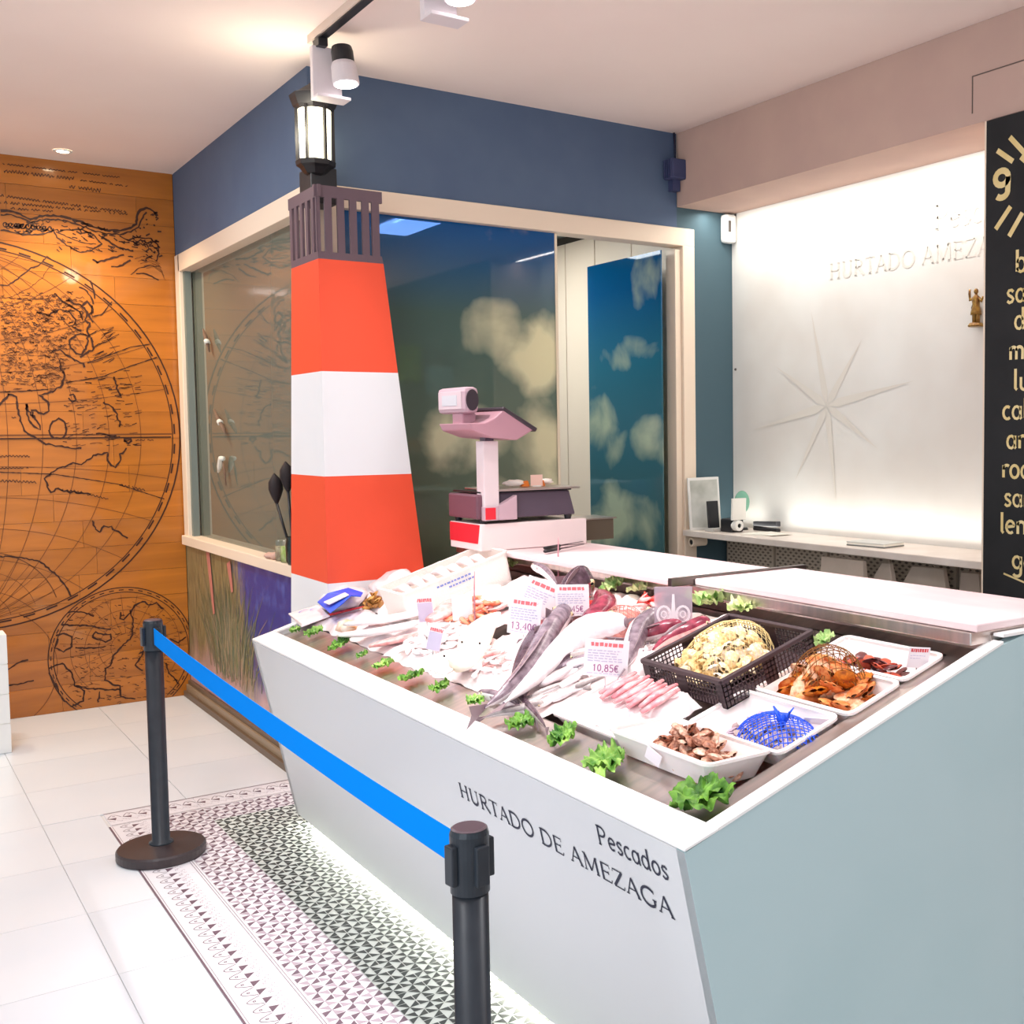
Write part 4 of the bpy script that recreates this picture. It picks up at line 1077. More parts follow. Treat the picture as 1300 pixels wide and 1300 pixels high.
for (w_, x, y, s_) in (('bacalao', 1288, 346, .125), ('salm\u00f3n', 1277, 385, .115), ('dorada', 1287, 418, .115), ('merluza', 1280, 457, .115), ('lubina', 1286, 495, .115), ('cabracho', 1272, 532, .115), ('anchoa', 1277, 569, .115), ('rodaballo', 1271, 606, .115), ('sanmarti\u00f1o', 1274, 642, .11), ('lenguado', 1269, 676, .115), ('gallo', 1284, 722, .12)):
    q = onc(x, y)
    letter_parts(w_, (XC, q.y, q.z), (0, -1, 0), (0, 0, 1), (1, 0, 0), s_, M_ck, t, .115, .07)
MB().ribbon([onc(1274, 728), onc(1288, 734), onc(1304, 741)], .008, (1, 0, 0)).build('painted_stroke', M_ck, t)

# ------------------------------------------------------------------ belt posts
def post(x, y, lab):
    t = thing('barrier_post', lab, 'barrier post', (x, y, 0), 'belt barrier posts before the counter')
    MB().lathe([(.165, 0), (.17, .006), (.17, .034), (.164, .042), (.05, .050), (.044, .052)], 48, TR(x, y, 0)).build('base', mat('base_dark', (58, 48, 50), .4), t, smooth=False)
    MB().lathe([(.046, .05), (.046, .058), (.034, .062), (.034, .845)], 32, TR(x, y, 0)).build('pole', M_post, t, smooth=True)
    MB().lathe([(.037, .845), (.037, .955), (.034, .965)], 32, TR(x, y, 0)).build('head', M_post, t, smooth=False)
    MB().lathe([(.034, .9655), (.03, .968)], 32, TR(x, y, 0)).build('cap', mat('cap_mauve', (92, 74, 82), .4), t)
    for k in range(4):
        a = k*PI/2+.12
        MB().box(.034, .047, -.014, .014, .865, .94, TR(x, y, 0) @ RZ(a)).build('clip', M_post, t, bevel=.003)
    return t
pL = (.975, 4.84); pR = (.915, 1.885)
post(*pL, 'black belt barrier post standing alone near the map wall')
pb = post(*pR, 'black belt barrier post in the foreground before the lettering')
a = Vector((pL[0]-.006, pL[1]-.0485, 0)); b_ = Vector((pR[0], pR[1]+.0485, 0))
P = []; 
mb = MB(); nn = 24; vs = []; fs = []
for k in range(nn+1):
    s_ = k/nn; p = a.lerp(b_, s_); sag = .018*4*s_*(1-s_)
    for (dx, z) in ((-.001, .873), (.001, .873), (.001, .939), (-.001, .939)):
        vs.append((p.x+dx, p.y, z-sag))
for k in range(nn):
    for i in range(4):
        j = (i+1) % 4
        fs.append((k*4+i, k*4+j, k*4+4+j, k*4+4+i))
fs += [(3, 2, 1, 0), (nn*4, nn*4+1, nn*4+2, nn*4+3)]
mb.add(vs, fs); o = mb.build('belt', M_belt); tag(o, 'bright blue belt stretched between the two black barrier posts', 'barrier belt')

# ------------------------------------------------------------------ fish counter
Y0, Y1 = 1.82, 4.865
ct = thing('fish_counter', 'large white slanted fish counter with steel display bed', 'counter', (1.9, 3.3, 0))
rim = lambda x: .83+.3*(x-1.37)
# front panel leaning back
MB().hexa([(1.536, Y0, .05), (1.586, Y0, .05), (1.586, Y1, .05), (1.536, Y1, .05)], [(1.37, Y0, .83), (1.42, Y0, .83+.015), (1.42, Y1, .83+.015), (1.37, Y1, .83)]).build('front_panel', M_counter, ct)
# near end panel (profile), far end panel
prof = [(1.536, .05), (1.37, .83), (2.406, 1.141), (2.52, 1.160), (2.86, 1.160), (2.86, .05)]
def endp(y, th): return MB().prism([(x, y, z) for x, z in prof], (0, th, 0))
endp(Y0-.001, .03).build('end_panel', M_end, ct)
endp(Y1-.03, .031).build('end_panel', M_counter, ct)
# rims: white strips
MB().hexa([(1.37, Y0-.002, .832), (1.46, Y0-.002, rim(1.46)), (1.46, Y1+.001, rim(1.46)), (1.37, Y1+.001, .832)][::1], [(1.37, Y0-.002, .84), (1.46, Y0-.002, rim(1.46)+.008), (1.46, Y1+.001, rim(1.46)+.008), (1.37, Y1+.001, .84)]).build('front_rim', mat('rim_white', (244, 242, 240), .35), ct, bevel=.002)
for y in (Y0-.002, Y1-.04):
    MB().hexa([(1.46, y, rim(1.46)+.001), (2.41, y, rim(2.41)+.001), (2.41, y+.042, rim(2.41)+.001), (1.46, y+.042, rim(1.46)+.001)], [(1.46, y, rim(1.46)+.008), (2.41, y, rim(2.41)+.008), (2.41, y+.042, rim(2.41)+.008), (1.46, y+.042, rim(1.46)+.008)]).build('end_rim', mat('rim_white', (244, 242, 240)), ct)
MB().box(2.41, 2.86, Y0-.002, Y0+.03, 1.160, 1.168).build('end_rim', mat('rim_white', (244, 242, 240)), ct)
# steel bed: ledges and sunk well
bd = MB()
def lz(x, d=0): return LEDGE+.3*x-d
def sheet(x0, x1, y0, y1, d=0, th=.004):
    bd.hexa([(x0, y0, lz(x0, d)-th), (x1, y0, lz(x1, d)-th), (x1, y1, lz(x1, d)-th), (x0, y1, lz(x0, d)-th)], [(x0, y0, lz(x0, d)), (x1, y0, lz(x1, d)), (x1, y1, lz(x1, d)), (x0, y1, lz(x0, d))])
IY0, IY1 = Y0+.03, Y1-.03
WX0, WX1, WY0, WY1, WD = 1.60, 2.345, 1.95, 4.78, .085
sheet(1.455, WX0, IY0, IY1); sheet(WX0, WX1, IY0, WY0); sheet(WX0, WX1, WY1, IY1); sheet(WX1, 2.40, IY0, IY1)
sheet(WX0, WX1, WY0, WY1, WD)
for (x0, x1, y0, y1) in ((WX0-.004, WX0, WY0, WY1), (WX1, WX1+.004, WY0, WY1), (WX0, WX1, WY0-.004, WY0), (WX0, WX1, WY1, WY1+.004)):
    bd.hexa([(x0, y0, lz(x0, WD)), (x1, y0, lz(x1, WD)), (x1, y1, lz(x1, WD)), (x0, y1, lz(x0, WD))], [(x0, y0, lz(x0)), (x1, y0, lz(x1)), (x1, y1, lz(x1)), (x0, y1, lz(x0))])
bd.build('display_bed', M_steel, ct)
# steel upstand and shelf under the boards
MB().box(2.40, 2.415, IY0, IY1, 1.05, 1.162).build('upstand', M_steel, ct)
MB().box(2.325, 2.86, Y0+.035, Y1, 1.142, 1.176).build('board_shelf', M_steel, ct, bevel=.003)
MB().box(2.60, 2.86, Y0+.03, Y1-.03, .05, 1.14).build('back_panel', M_steeld, ct)
MB().box(1.66, 2.80, Y0+.12, Y1-.06, 0, .05).build('plinth', M_steeld, ct)
MB().box(1.588, 1.60, Y0+.08, Y1-.06, .052, .062).build('led_strip', mat('led_glow', (255, 255, 240), emit=(255, 255, 225), estr=18), ct)
# lettering on the leaning front
xd = Vector((0, -1, 0)); yd = Vector((-.2128, 0, 1)).normalized(); nn_ = xd.cross(yd)
def panel_pt(z, y): return Vector((1.5466-.2128*z, y, z)) + nn_*(-.0012 if nn_.x > 0 else .0012)
lt = MB(); T1 = 'HURTADO DE AMEZAGA'
letter_parts(T1, panel_pt(.649, 2.950), xd, yd, nn_, .0625, M_navy, ct, .13, .055, width=(1.045/.0625)/text_w(T1))
letter_parts('Pescados', panel_pt(.742, 2.180), xd, yd, nn_, .068, M_navy, ct, .10, .055, width=(.285/.068)/text_w('Pescados'))

# cutting boards
def cboard(x0, x1, y0, y1, z0, lab, loc):
    o = MB().box(x0, x1, y0, y1, z0, z0+.022).build('cutting_board', M_board, bevel=.004, at=((x0+x1)/2, (y0+y1)/2, z0))
    return tag(o, lab, 'cutting board', 'cutting boards on the counter back')
cboard(2.335, 2.80, 1.845, 3.03, 1.177, 'near white cutting board on the counter back, nearest the camera', 0)
cboard(2.255, 2.74, 3.075, 4.36, 1.177, 'far white cutting board reaching towards the weighing scale', 0)
o = MB().box(-.012, .012, -.0, .62, 0, .028, TR(2.24, 3.045, 1.178) @ RZ(-PI/2-.0)).build('divider_bar', M_steeld, bevel=.002); tag(o, 'dark steel bar lying between the two cutting boards', 'bar')

# ------------------------------------------------------------------ scale and its box
t = thing('raised_box', 'white and red box carrying the weighing scale on the far cutting board', 'box', (2.4, 4.45, 1.2))
bz0 = 1.201
MB().box(2.172, 2.70, 4.30, 4.60, bz0, bz0+.115).build('body', mat('box_white', (246, 226, 224), .4), t, bevel=.004)
MB().hexa([(2.1705, 4.33, bz0+.03), (2.1705, 4.60, bz0+.03), (2.172, 4.60, bz0+.03), (2.172, 4.33, bz0+.03)], [(2.1705, 4.31, bz0+.112), (2.1705, 4.60, bz0+.112), (2.172, 4.60, bz0+.112), (2.172, 4.31, bz0+.112)]).build('red_panel', mat('box_red', (226, 40, 56), .4), t)
t = thing('steel_hood', 'brown steel box projecting right of the white scale box', 'box', (2.8, 4.47, 1.2))
MB().box(2.705, 2.90, 4.38, 4.56, 1.205, 1.30).build('body', mat('hood_steel', (130, 118, 104), .35, .7), t, bevel=.003)
MB().box(2.705, 2.91, 4.37, 4.57, 1.30, 1.306).build('lid', M_steel, t)
M_sc = mat('scale_grey', (196, 166, 176), .4); M_scd = mat('scale_dark', (88, 74, 88), .4)
t = thing('weighing_scale', 'grey shop weighing scale with raised display column', 'scale', (2.4, 4.45, 1.32))
sz0 = bz0+.115
for (x, y) in ((2.20, 4.33), (2.62, 4.33), (2.2, 4.57), (2.62, 4.57)):
    MB().lathe([(.014, 0), (.018, .02)], 12, TR(x, y, sz0)).build('foot', M_black, t)
mb = MB(); mb.hexa([(2.26, 4.31, sz0+.02), (2.65, 4.31, sz0+.02), (2.65, 4.60, sz0+.02), (2.26, 4.60, sz0+.02)], [(2.28, 4.33, sz0+.13), (2.63, 4.33, sz0+.13), (2.63, 4.58, sz0+.13), (2.28, 4.58, sz0+.13)])
mb.build('housing', M_scd, t, bevel=.008)
MB().box(2.165, 2.262, 4.32, 4.60, sz0+.02, sz0+.125).build('side_housing', mat('scale_wine', (112, 74, 86), .4), t, bevel=.008)
MB().box(2.25, 2.67, 4.30, 4.61, sz0+.137, sz0+.146).build('platter', M_steel, t, bevel=.003)
MB().box(2.19, 2.64, 4.33, 4.60, sz0+.130, sz0+.137).build('platter_support', M_black, t)
mb = MB(); mb.box(2.185, 2.25, 4.285, 4.32, sz0+.015, sz0+.075); mb.hexa([(2.25, 4.285, sz0+.015), (2.34, 4.285, sz0+.015), (2.34, 4.32, sz0+.015), (2.25, 4.32, sz0+.015)], [(2.25, 4.285, sz0+.075), (2.34, 4.285, sz0+.12), (2.34, 4.32, sz0+.12), (2.25, 4.32, sz0+.075)])
mb.build('column_foot', M_sc, t, bevel=.003)
MB().box(2.187, 2.235, 4.283, 4.285, sz0+.02, sz0+.07).build('red_label', mat('box_red', (226, 40, 56)), t)
MB().box(2.19, 2.262, 4.30, 4.37, sz0+.07, 1.67).build('column', mat('scale_light', (226, 210, 212), .35), t, bevel=.004)
mb = MB(); mb.box(2.205, 2.245, 4.31, 4.36, 1.668, 1.70); mb.build('neck', M_scd, t)
# operator panel: tray sloping down to the back
mb = MB(); mb.prism([(2.10, 4.24, 1.745), (2.115, 4.24, 1.715), (2.20, 4.24, 1.685), (2.32, 4.24, 1.672), (2.40, 4.24, 1.715), (2.26, 4.24, 1.80), (2.215, 4.24, 1.765), (2.17, 4.24, 1.745)], (0, .30, 0)); mb.build('display_body', mat('scale_rose', (186, 140, 152), .4), t, bevel=.005)
mb = MB(); mb.prism([(2.248, 4.235, 1.803), (2.258, 4.235, 1.815), (2.42, 4.235, 1.722), (2.41, 4.235, 1.706)], (0, .31, 0)); mb.build('keyboard', mat('scale_key', (60, 50, 58), .45), t, bevel=.005)
mb = MB(); mb.box(2.140, 2.205, 4.39, 4.49, 1.74, 1.79); mb.build('display_neck', mat('scale_rose', (186, 140, 152)), t, bevel=.006)
mb = MB(); mb.box(2.125, 2.195, 4.335, 4.61, 1.788, 1.90); mb.build('customer_display', M_sc, t, bevel=.02)
MB().box(2.121, 2.127, 4.36, 4.585, 1.806, 1.882).build('display_bezel', mat('bezel_pink', (206, 186, 192), .4), t, bevel=.002)
MB().box(2.1195, 2.122, 4.40, 4.545, 1.822, 1.866).build('screen', mat('lcd', (196, 196, 202), .3), t)
MB().lathe([(.036, 0), (.036, .004)], 20, TR(2.16, 4.3345, 1.844) @ RX(PI/2) @ Matrix.Diagonal((.8, 1.25, 1, 1))).build('side_cap', mat('scale_key', (60, 50, 58)), t)
for k, (x, y, c, lab) in enumerate(((2.40, 4.42, (250, 236, 226), 'left white paper twist on the scale platter'), (2.56, 4.44, (250, 236, 226), 'right white paper twist on the scale platter'))):
    o = MB().blob((x, y, sz0+.166), (.05, .03, .015), jit=.5, seed=k+9).build('paper_twist', mat('twist', c, .7), smooth=True); tag(o, lab, 'paper')
for k, (x, lab) in enumerate(((2.45, 'left orange slip on the scale platter'), (2.53, 'right orange slip on the scale platter'))):
    o = MB().hexa([(x-.02, 4.40, sz0+.148), (x+.02, 4.40, sz0+.148), (x+.02, 4.43, sz0+.148), (x-.02, 4.43, sz0+.148)], [(x-.015, 4.40, sz0+.17), (x+.01, 4.40, sz0+.175), (x+.01, 4.42, sz0+.175), (x-.015, 4.42, sz0+.17)]).build('orange_slip', mat('slip_orange', (240, 130, 50), .6), bevel=.003); tag(o, lab, 'slip')
t = thing('price_ticket', 'small pink ticket standing upright on the scale platter', 'ticket', (2.49, 4.39, sz0+.147))
MB().box(2.465, 2.525, 4.385, 4.388, sz0+.15, sz0+.20).build('ticket', mat('ticket_pink', (250, 206, 190), .6), t); MB().box(2.475, 2.515, 4.380, 4.392, sz0+.147, sz0+.152).build('foot', M_white, t)
# knives / tongs on far board
for k, (dx, lab) in enumerate(((0, 'upper dark knife steel lying on the far cutting board'), (.05, 'lower dark knife lying on the far cutting board'))):
    a = on(692, 696+4*k, 2, 1.212); b_ = on(741, 687+4*k, 2, 1.212)
    t = thing('knife', lab, 'knife', tuple(a))
    MB().tube([a, a.lerp(b_, .35)], .010, 8, .7).build('handle', M_blackm, t, smooth=True)
    MB().tube([a.lerp(b_, .35), b_], [.008, .003], 8, .4).build('blade', mat('blade_dark', (100, 84, 90), .3, .8), t, smooth=True)
# ------------------------------------------------------------------ fish display
TILT = RY(-math.atan(.3))
def P_(x, y, h=0.0): return bed(x, y, h)
def frame(p, rz=0, tilt=True): return TR(*p) @ (TILT if tilt else Matrix.Identity(4)) @ RZ(rz)
def rrect(lx, ly, r, n=5):
    pts = []
    for (sx, sy, a0) in ((1, 1, 0), (-1, 1, 90), (-1, -1, 180), (1, -1, 270)):
        for i in range(n+1):
            a = math.radians(a0+90*i/n)
            pts.append((sx*(lx/2-r)+r*math.cos(a), sy*(ly/2-r)+r*math.sin(a)))
    return pts
def loft(mb, rings, M):
    n = len(rings[0]); vs = [M @ Vector(p) for r_ in rings for p in r_]; fs = []
    for k in range(len(rings)-1):
        for i in range(n):
            j = (i+1) % n
            fs.append((k*n+i, k*n+j, (k+1)*n+j, (k+1)*n+i))
    fs.append(tuple(reversed(range(n)))); fs.append(tuple((len(rings)-1)*n+i for i in range(n)))
    mb.add(vs, fs)
def tray(name, lab, c, lx, ly, dep, tilt=True, rz=0, m=None, cat='tray', inset=.03, group='white trays on the counter'):
    M = frame(c, rz, tilt)
    t = thing(name, lab, cat, tuple(c), group)
    mb = MB()
    rg = []
    for (d, z) in ((inset, -dep), (0.004, -.006), (.004, -.004)):
        rg.append([(x, y, z) for x, y in rrect(lx-2*d, ly-2*d, .025-d*.3)])
    for (d, z) in ((.010, -.004), (.012, -.008), (inset+.006, -dep+.004)):
        rg.append([(x, y, z) for x, y in rrect(lx-2*d, ly-2*d, .02-d*.2)])
    loft(mb, rg, M)
    mb.build('body', m or M_tray, t, smooth=False)
    mb = MB()
    n = len(rrect(lx, ly, .02)); o_ = rrect(lx, ly, .026); i_ = rrect(lx-.024, ly-.024, .018)
    rings = [[(x, y, -.006) for x, y in o_], [(x, y, .001) for x, y in o_], [(x, y, .001) for x, y in i_], [(x, y, -.006) for x, y in i_]]
    vs = [M @ Vector(p) for r_ in rings for p in r_]; fs = []
    for k in range(4):
        for i in range(n):
            j = (i+1) % n; kk = (k+1) % 4
            fs.append((k*n+i, k*n+j, kk*n+j, kk*n+i))
    mb.add(vs, fs); mb.build('rim', m or M_tray, t)
    return t, M
# trays
T1c = Vector((1.652, 2.18, .945))
tray('plastic_tray', 'front white tray of brown clams beside the counter corner, propped level', T1c, .205, .42, .065, tilt=False)
def bc(x, y, h): return Vector((x, y, bedz(x)+h))
tray('plastic_tray', 'white tray holding the blue net of shells', bc(1.857, 2.14, .012), .215, .37, .06)
tray('plastic_tray', 'white tray filled with orange scallops in a net', bc(2.064, 2.12, .012), .20, .37, .06)
tray('plastic_tray', 'rear white tray with a few dark mussels, nearest the cutting board', bc(2.246, 2.12, .012), .17, .37, .05)
tray('plastic_tray', 'large white tray carrying the bag of pink fillets', bc(1.725, 2.58, .02), .25, .38, .065)
M_clam = [mat('clam_%d' % i, c, .4, c2=c2, scale=2.2, stretch=(1, 1, 1), detail=6) for i, (c, c2) in enumerate((((150, 84, 62), (226, 176, 150)), ((128, 70, 50), (196, 136, 108)), ((190, 130, 104), (240, 206, 184))))]
def clam_mesh(name, m, ribs=0, hz=.42, amp=.10):
    """two domed valves fanning out from a hinge, ribbed"""
    mb = MB(); NA, NS = 14, 6
    for sg in (1, -1):
        vs = []; fs = []
        for a in range(NA+1):
            th = math.radians(-82+164*a/NA)
            L = 1.85*math.cos(th)**.45*(1+.03*math.sin(a*2.1))
            for k in range(NS+1):
                q = k/NS
                x = -.95+L*q*math.cos(th)*1.0; y = L*q*math.sin(th)*.95
                z = hz*math.sin(PI*q**.8)**.75*max(.25, math.cos(th))**.6 if 0 < k < NS else .015
                if ribs and k > 0: z += amp*(1 if a % 2 else -1)*(q*.8)*(.6 if k == NS else 1)
                vs.append((x, y, sg*z))
        for a in range(NA):
            for k in range(NS):
                i = a*(NS+1)+k
                f = (i, i+NS+1, i+NS+2, i+1)
                fs.append(f if sg > 0 else tuple(reversed(f)))
        mb.add(vs, fs)
    return mb.build(name, m, smooth=True)
protos_s = {}
SHELL = {'scallop': (1, .34, .09), 'cockle': (1, .55, .08), 'mussel': (0, .3, 0), 'clam': (0, .45, .0)}
def scatter(name, lab, cat, group, base, spots, size, mats, flat=.5, tiltr=1.0):
    """shellfish: first one built, the rest copied; every one is a thing"""
    for i, p in enumerate(spots):
        m = mats[i % len(mats)]
        key = (name, m.name)
        if key not in protos_s:
            o = clam_mesh(name, m, *SHELL.get(name, (0, .42, 0))); protos_s[key] = o
        else:
            o = protos_s[key].copy(); C.objects.link(o)
        s_ = size*random.uniform(.85, 1.15)
        o.matrix_world = TR(*p) @ Matrix.Rotation(random.uniform(0, 2*PI), 4, 'Z') @ RX(random.uniform(-tiltr, tiltr)) @ RY(random.uniform(-tiltr, tiltr)*.6) @ SC(s_)
        tag(o, lab, cat, group)
def heap(c, rx_, ry_, n, top, size, tilt=True, nz=2):
    """positions of a loose heap on the bed around c (x, y, z)"""
    out = []
    for k in range(n):
        for _ in range(30):
            a = random.uniform(0, 2*PI); r = math.sqrt(random.random())
            x = c[0]+rx_*r*math.cos(a); y = c[1]+ry_*r*math.sin(a)
            lay = k/n
            z = c[2]+(.3*(x-c[0]) if tilt else 0)+size*.5+top*max(0, 1-r*r)*lay
            if all((x-q[0])**2+(y-q[1])**2+(z-q[2])**2 > (size*1.15)**2 for q in out):
                out.append((x, y, z)); break
    return out
scatter('clam', 'brown clam in the front white tray', 'clam', 'brown clams in the front tray', None, heap((1.655, 2.155, .890), .066, .155, 120, .085, .014, False), .0175, M_clam)
M_shb = [mat('net_shell', (214, 190, 196), .5, c2=(160, 140, 170), scale=50), mat('net_shell2', (226, 206, 200), .5)]
scatter('small_clam', 'small pale clam in the blue net', 'clam', 'pale clams in the blue net', None, heap((1.85, 2.10, bedz(1.85)-.035), .065, .14, 60, .045, .016), .0165, M_shb)
M_sc_ = [mat('scallop_%d' % i, c, .5, c2=c2, scale=2.0, detail=6) for i, (c, c2) in enumerate((((196, 84, 26), (236, 170, 100)), ((206, 96, 40), (240, 160, 96)), ((244, 206, 170), (206, 120, 70)), ((226, 130, 30), (150, 64, 20))))]
scatter('scallop', 'orange scallop shell in the netted heap', 'scallop', 'orange scallops in the net', None, heap((2.075, 2.12, bedz(2.075)-.025), .080, .150, 60, .085, .030), .034, M_sc_)
M_mus = [mat('mussel_dark', (70, 34, 40), .3, c2=(120, 60, 60), scale=40), mat('mussel_red', (196, 70, 52), .4, c2=(226, 110, 80), scale=40), mat('mussel_brown', (110, 62, 60), .35)]
scatter('mussel', 'dark red mussel in the rear white tray', 'mussel', 'dark mussels in the rear tray', None, heap((2.215, 2.10, bedz(2.215)-.015), .045, .12, 46, .03, .017), .019, M_mus)
# nets: real strands laid over the shells
def net(name, lab, c, rx_, ry_, hgt, m, step=.016, rad=.0009, tail=None):
    t = thing(name, lab, 'net', tuple(c))
    mb = MB()
    def zz(x, y):
        q = max(0, 1-(x/rx_)**2-(y/ry_)**2)
        return hgt*math.sqrt(q)+.004*noise.noise(Vector((x*40, y*40, 0)))
    for s_ in (-1, 1):
        k = -(rx_+ry_)
        while k < rx_+ry_:
            P = []
            v = -ry_
            while v <= ry_:
                x = s_*v*.7+k
                if (x/rx_)**2+(v/ry_)**2 < 1:
                    P.append(Vector((c[0]+x, c[1]+v, c[2]+.3*x+zz(x, v))))
                v += .012
            if len(P) > 2:
                mb.tube(P, rad, 4, cap=False)
            k += step
    o = mb.build('mesh', m, t); o['kind'] = 'stuff'
    if tail:
        mb = MB(); b0 = Vector(c)+Vector(tail[0])
        for k in range(6):
            a = k*1.05; d = Vector((math.cos(a)*.35, math.sin(a)*.5, .8)).normalized()
            mb.tube([b0, b0+d*.02, b0+d*random.uniform(.04, .06)+Vector((0, random.uniform(-.02, .02), 0))], [.006, .009, .003], 6, .5)
        mb.build('knot', m, t, smooth=True)
    return t
net('shell_net', 'bright blue net bag knotted over pale clams', (1.85, 2.07, bedz(1.85)-.030), .075, .14, .065, mat('net_blue', (24, 84, 226), .5), .013, .0014, tail=((.0, -.02, .045),))
net('shell_net', 'brown net stretched over the orange scallops', (2.085, 2.13, bedz(2.085)-.02), .075, .13, .125, mat('net_brown', (120, 74, 20), .6), .018, .0011)

# black crate with a net of cockles
cc_ = bc(2.015, 2.475, .088); Mx = frame(cc_)
t = thing('plastic_crate', 'dark brown perforated plastic crate holding cockles', 'crate', tuple(cc_))
def lb_(mb, x0, x1, y0, y1, z0, z1): mb.box(x0, x1, y0, y1, z0, z1, Mx)
lx_, ly_, hh_ = .345, .365, .085
mb = MB()
for (x0, x1, y0, y1) in ((-lx_/2-.006, -lx_/2+.010, -ly_/2, ly_/2), (lx_/2-.010, lx_/2+.006, -ly_/2, ly_/2), (-lx_/2, lx_/2, -ly_/2-.006, -ly_/2+.010), (-lx_/2, lx_/2, ly_/2-.010, ly_/2+.006)):
    lb_(mb, x0, x1, y0, y1, -.012, 0)
mb.build('rim', M_crate, t, bevel=.002)
mb = MB(); lb_(mb, -lx_/2, lx_/2, -ly_/2, ly_/2, -hh_, -hh_+.004); mb.build('base', M_crate, t)
def lattice(side):
    mb = MB()
    L = ly_ if side in (0, 1) else lx_
    def bar(a0, a1, z0, z1):
        th = .003
        if side == 0: lb_(mb, -lx_/2, -lx_/2+th, a0, a1, z0, z1)
        if side == 1: lb_(mb, lx_/2-th, lx_/2, a0, a1, z0, z1)
        if side == 2: lb_(mb, a0, a1, -ly_/2, -ly_/2+th, z0, z1)
        if side == 3: lb_(mb, a0, a1, ly_/2-th, ly_/2, z0, z1)
    for a in (-L/2, -.022, L/2-.03):
        bar(a, a+(.044 if a == -.022 else .03), -hh_, -.012)
    k = -L/2
    while k < L/2:
        bar(k, k+.0028, -hh_, -.012); k += .0135
    for z in (-hh_, -.066, -.052, -.038, -.024):
        bar(-L/2, L/2, z, z+.003)
    mb.build('lattice_side', M_crate, t)
for q in range(4): lattice(q)
M_ck2 = [mat('cockle_%d' % i, c, .6, c2=c2, scale=2.5, detail=6) for i, (c, c2) in enumerate((((236, 206, 150), (250, 236, 206)), ((206, 160, 96), (240, 214, 160)), ((226, 196, 160), (250, 240, 226))))]
scatter('cockle', 'cream ribbed cockle in the net inside the black crate', 'cockle', 'cockles in the black crate', None, heap((2.02, 2.49, bedz(2.02)+.025), .130, .130, 170, .085, .020), .0215, M_ck2)
net('shell_net', 'fine cream net over the cockles in the black crate', (2.03, 2.49, bedz(2.03)+.02), .14, .14, .118, mat('net_cream', (240, 214, 150), .6), .016, .0006)

# lettuce leaves: ruffled curled sheets
M_let = [mat('lettuce_%d' % i, c, .5, c2=c2, scale=26, bump=.3, sss=.1) for i, (c, c2) in enumerate((((44, 104, 18), (150, 196, 84)), ((60, 124, 24), (168, 206, 104)), ((36, 88, 16), (130, 182, 70))))]
M_lett = [mat('lettuce_pale_%d' % i, c, .5, c2=c2, scale=26, bump=.3) for i, (c, c2) in enumerate((((176, 198, 120), (222, 228, 176)), ((120, 164, 84), (196, 212, 146))))]
def leaf(p, r, lab, group, ms, seed, rz=0, stretch=(1, 1), lift=.6):
    M = frame(p, rz)
    t = thing('lettuce_leaf', lab, 'lettuce', tuple(p), group)
    mb = MB(); nr, na = 11, 84; vs = [M @ Vector((0, 0, .004))]; fs = []
    for i in range(1, nr+1):
        q = i/nr
        for k in range(na):
            a = 2*PI*k/na
            lobe = 1+.10*math.sin(2*a+seed)+.07*math.sin(5*a+seed*2)+q*.05*math.sin(19*a)
            ruff = q**1.6*(math.sin(8*a+seed*3+q*2)*.13+math.sin(13*a+seed-q*3)*.13+math.sin(21*a+seed*5)*.06)+.08*math.sin(q*9+a*3)
            x = r*q*lobe*math.cos(a)*stretch[0]; y = r*q*lobe*math.sin(a)*stretch[1]
            z = r*(lift*.6*q*q*(.6+.4*math.sin(a*1+seed)) + ruff)+.010+.05*r
            vs.append(M @ Vector((x, y, max(.001, z))))
    for k in range(na):
        fs.append((0, 1+k, 1+(k+1) % na))
    for i in range(nr-1):
        for k in range(na):
            j = (k+1) % na
            fs.append((1+i*na+k, 1+(i+1)*na+k, 1+(i+1)*na+j, 1+i*na+j))
    mb.add(vs, fs); mb.build('blade', ms, t, smooth=True)
    Mi = M @ TR(0, 0, r*.22) @ RZ(1.3) @ SC(.68) @ M.inverted()
    mb = MB(); mb.add([Mi @ v for v in vs], fs); mb.build('inner_blade', ms, t, smooth=True)
    mb = MB(); mb.tube([M @ Vector((-r*.8*stretch[0], 0, .012)), M @ Vector((0, 0, .012)), M @ Vector((r*.5*stretch[0], r*.1, .02))], [.004, .003, .001], 6)
    mb.build('rib', mat('lettuce_rib', (206, 226, 160), .5), t, smooth=True)
fl = ((376, 803, .026, 'farthest lettuce leaf at the far end of the counter front'), (400, 806, .036, 'second lettuce leaf from the far end of the counter front'), (433, 822, .042, 'third lettuce leaf from the far end of the counter front'),
      (461, 835, .026, 'small fourth lettuce leaf on the counter front ledge'), (488, 848, .038, 'fifth lettuce leaf from the far end, dark at its right side'), (524, 863, .038, 'sixth lettuce leaf before the heap of pale small fish'),
      (560, 877, .036, 'seventh lettuce leaf below the pinkish heap'), (605, 894, .030, 'lettuce leaf left of the large fish tails'), (664, 922, .040, 'lettuce leaf tucked below the large fish tails'),
      (716, 940, .042, 'lettuce leaf at the left corner of the large white tray'), (768, 975, .058, 'large lettuce leaf in front of the large white tray'), (893, 1020, .066, 'largest lettuce leaf at the near corner under the clam tray'))
for i, (x, y, r, lab) in enumerate(fl):
    p = P_(x, y, .012)
    p.x = max(p.x, 1.46+r*.9)
    leaf(p, r, lab, 'lettuce leaves along the counter front', M_let[i % 3], i*1.7, rz=i*.9, stretch=(.9, 1.25) if i != 10 else (.8, 1.3))
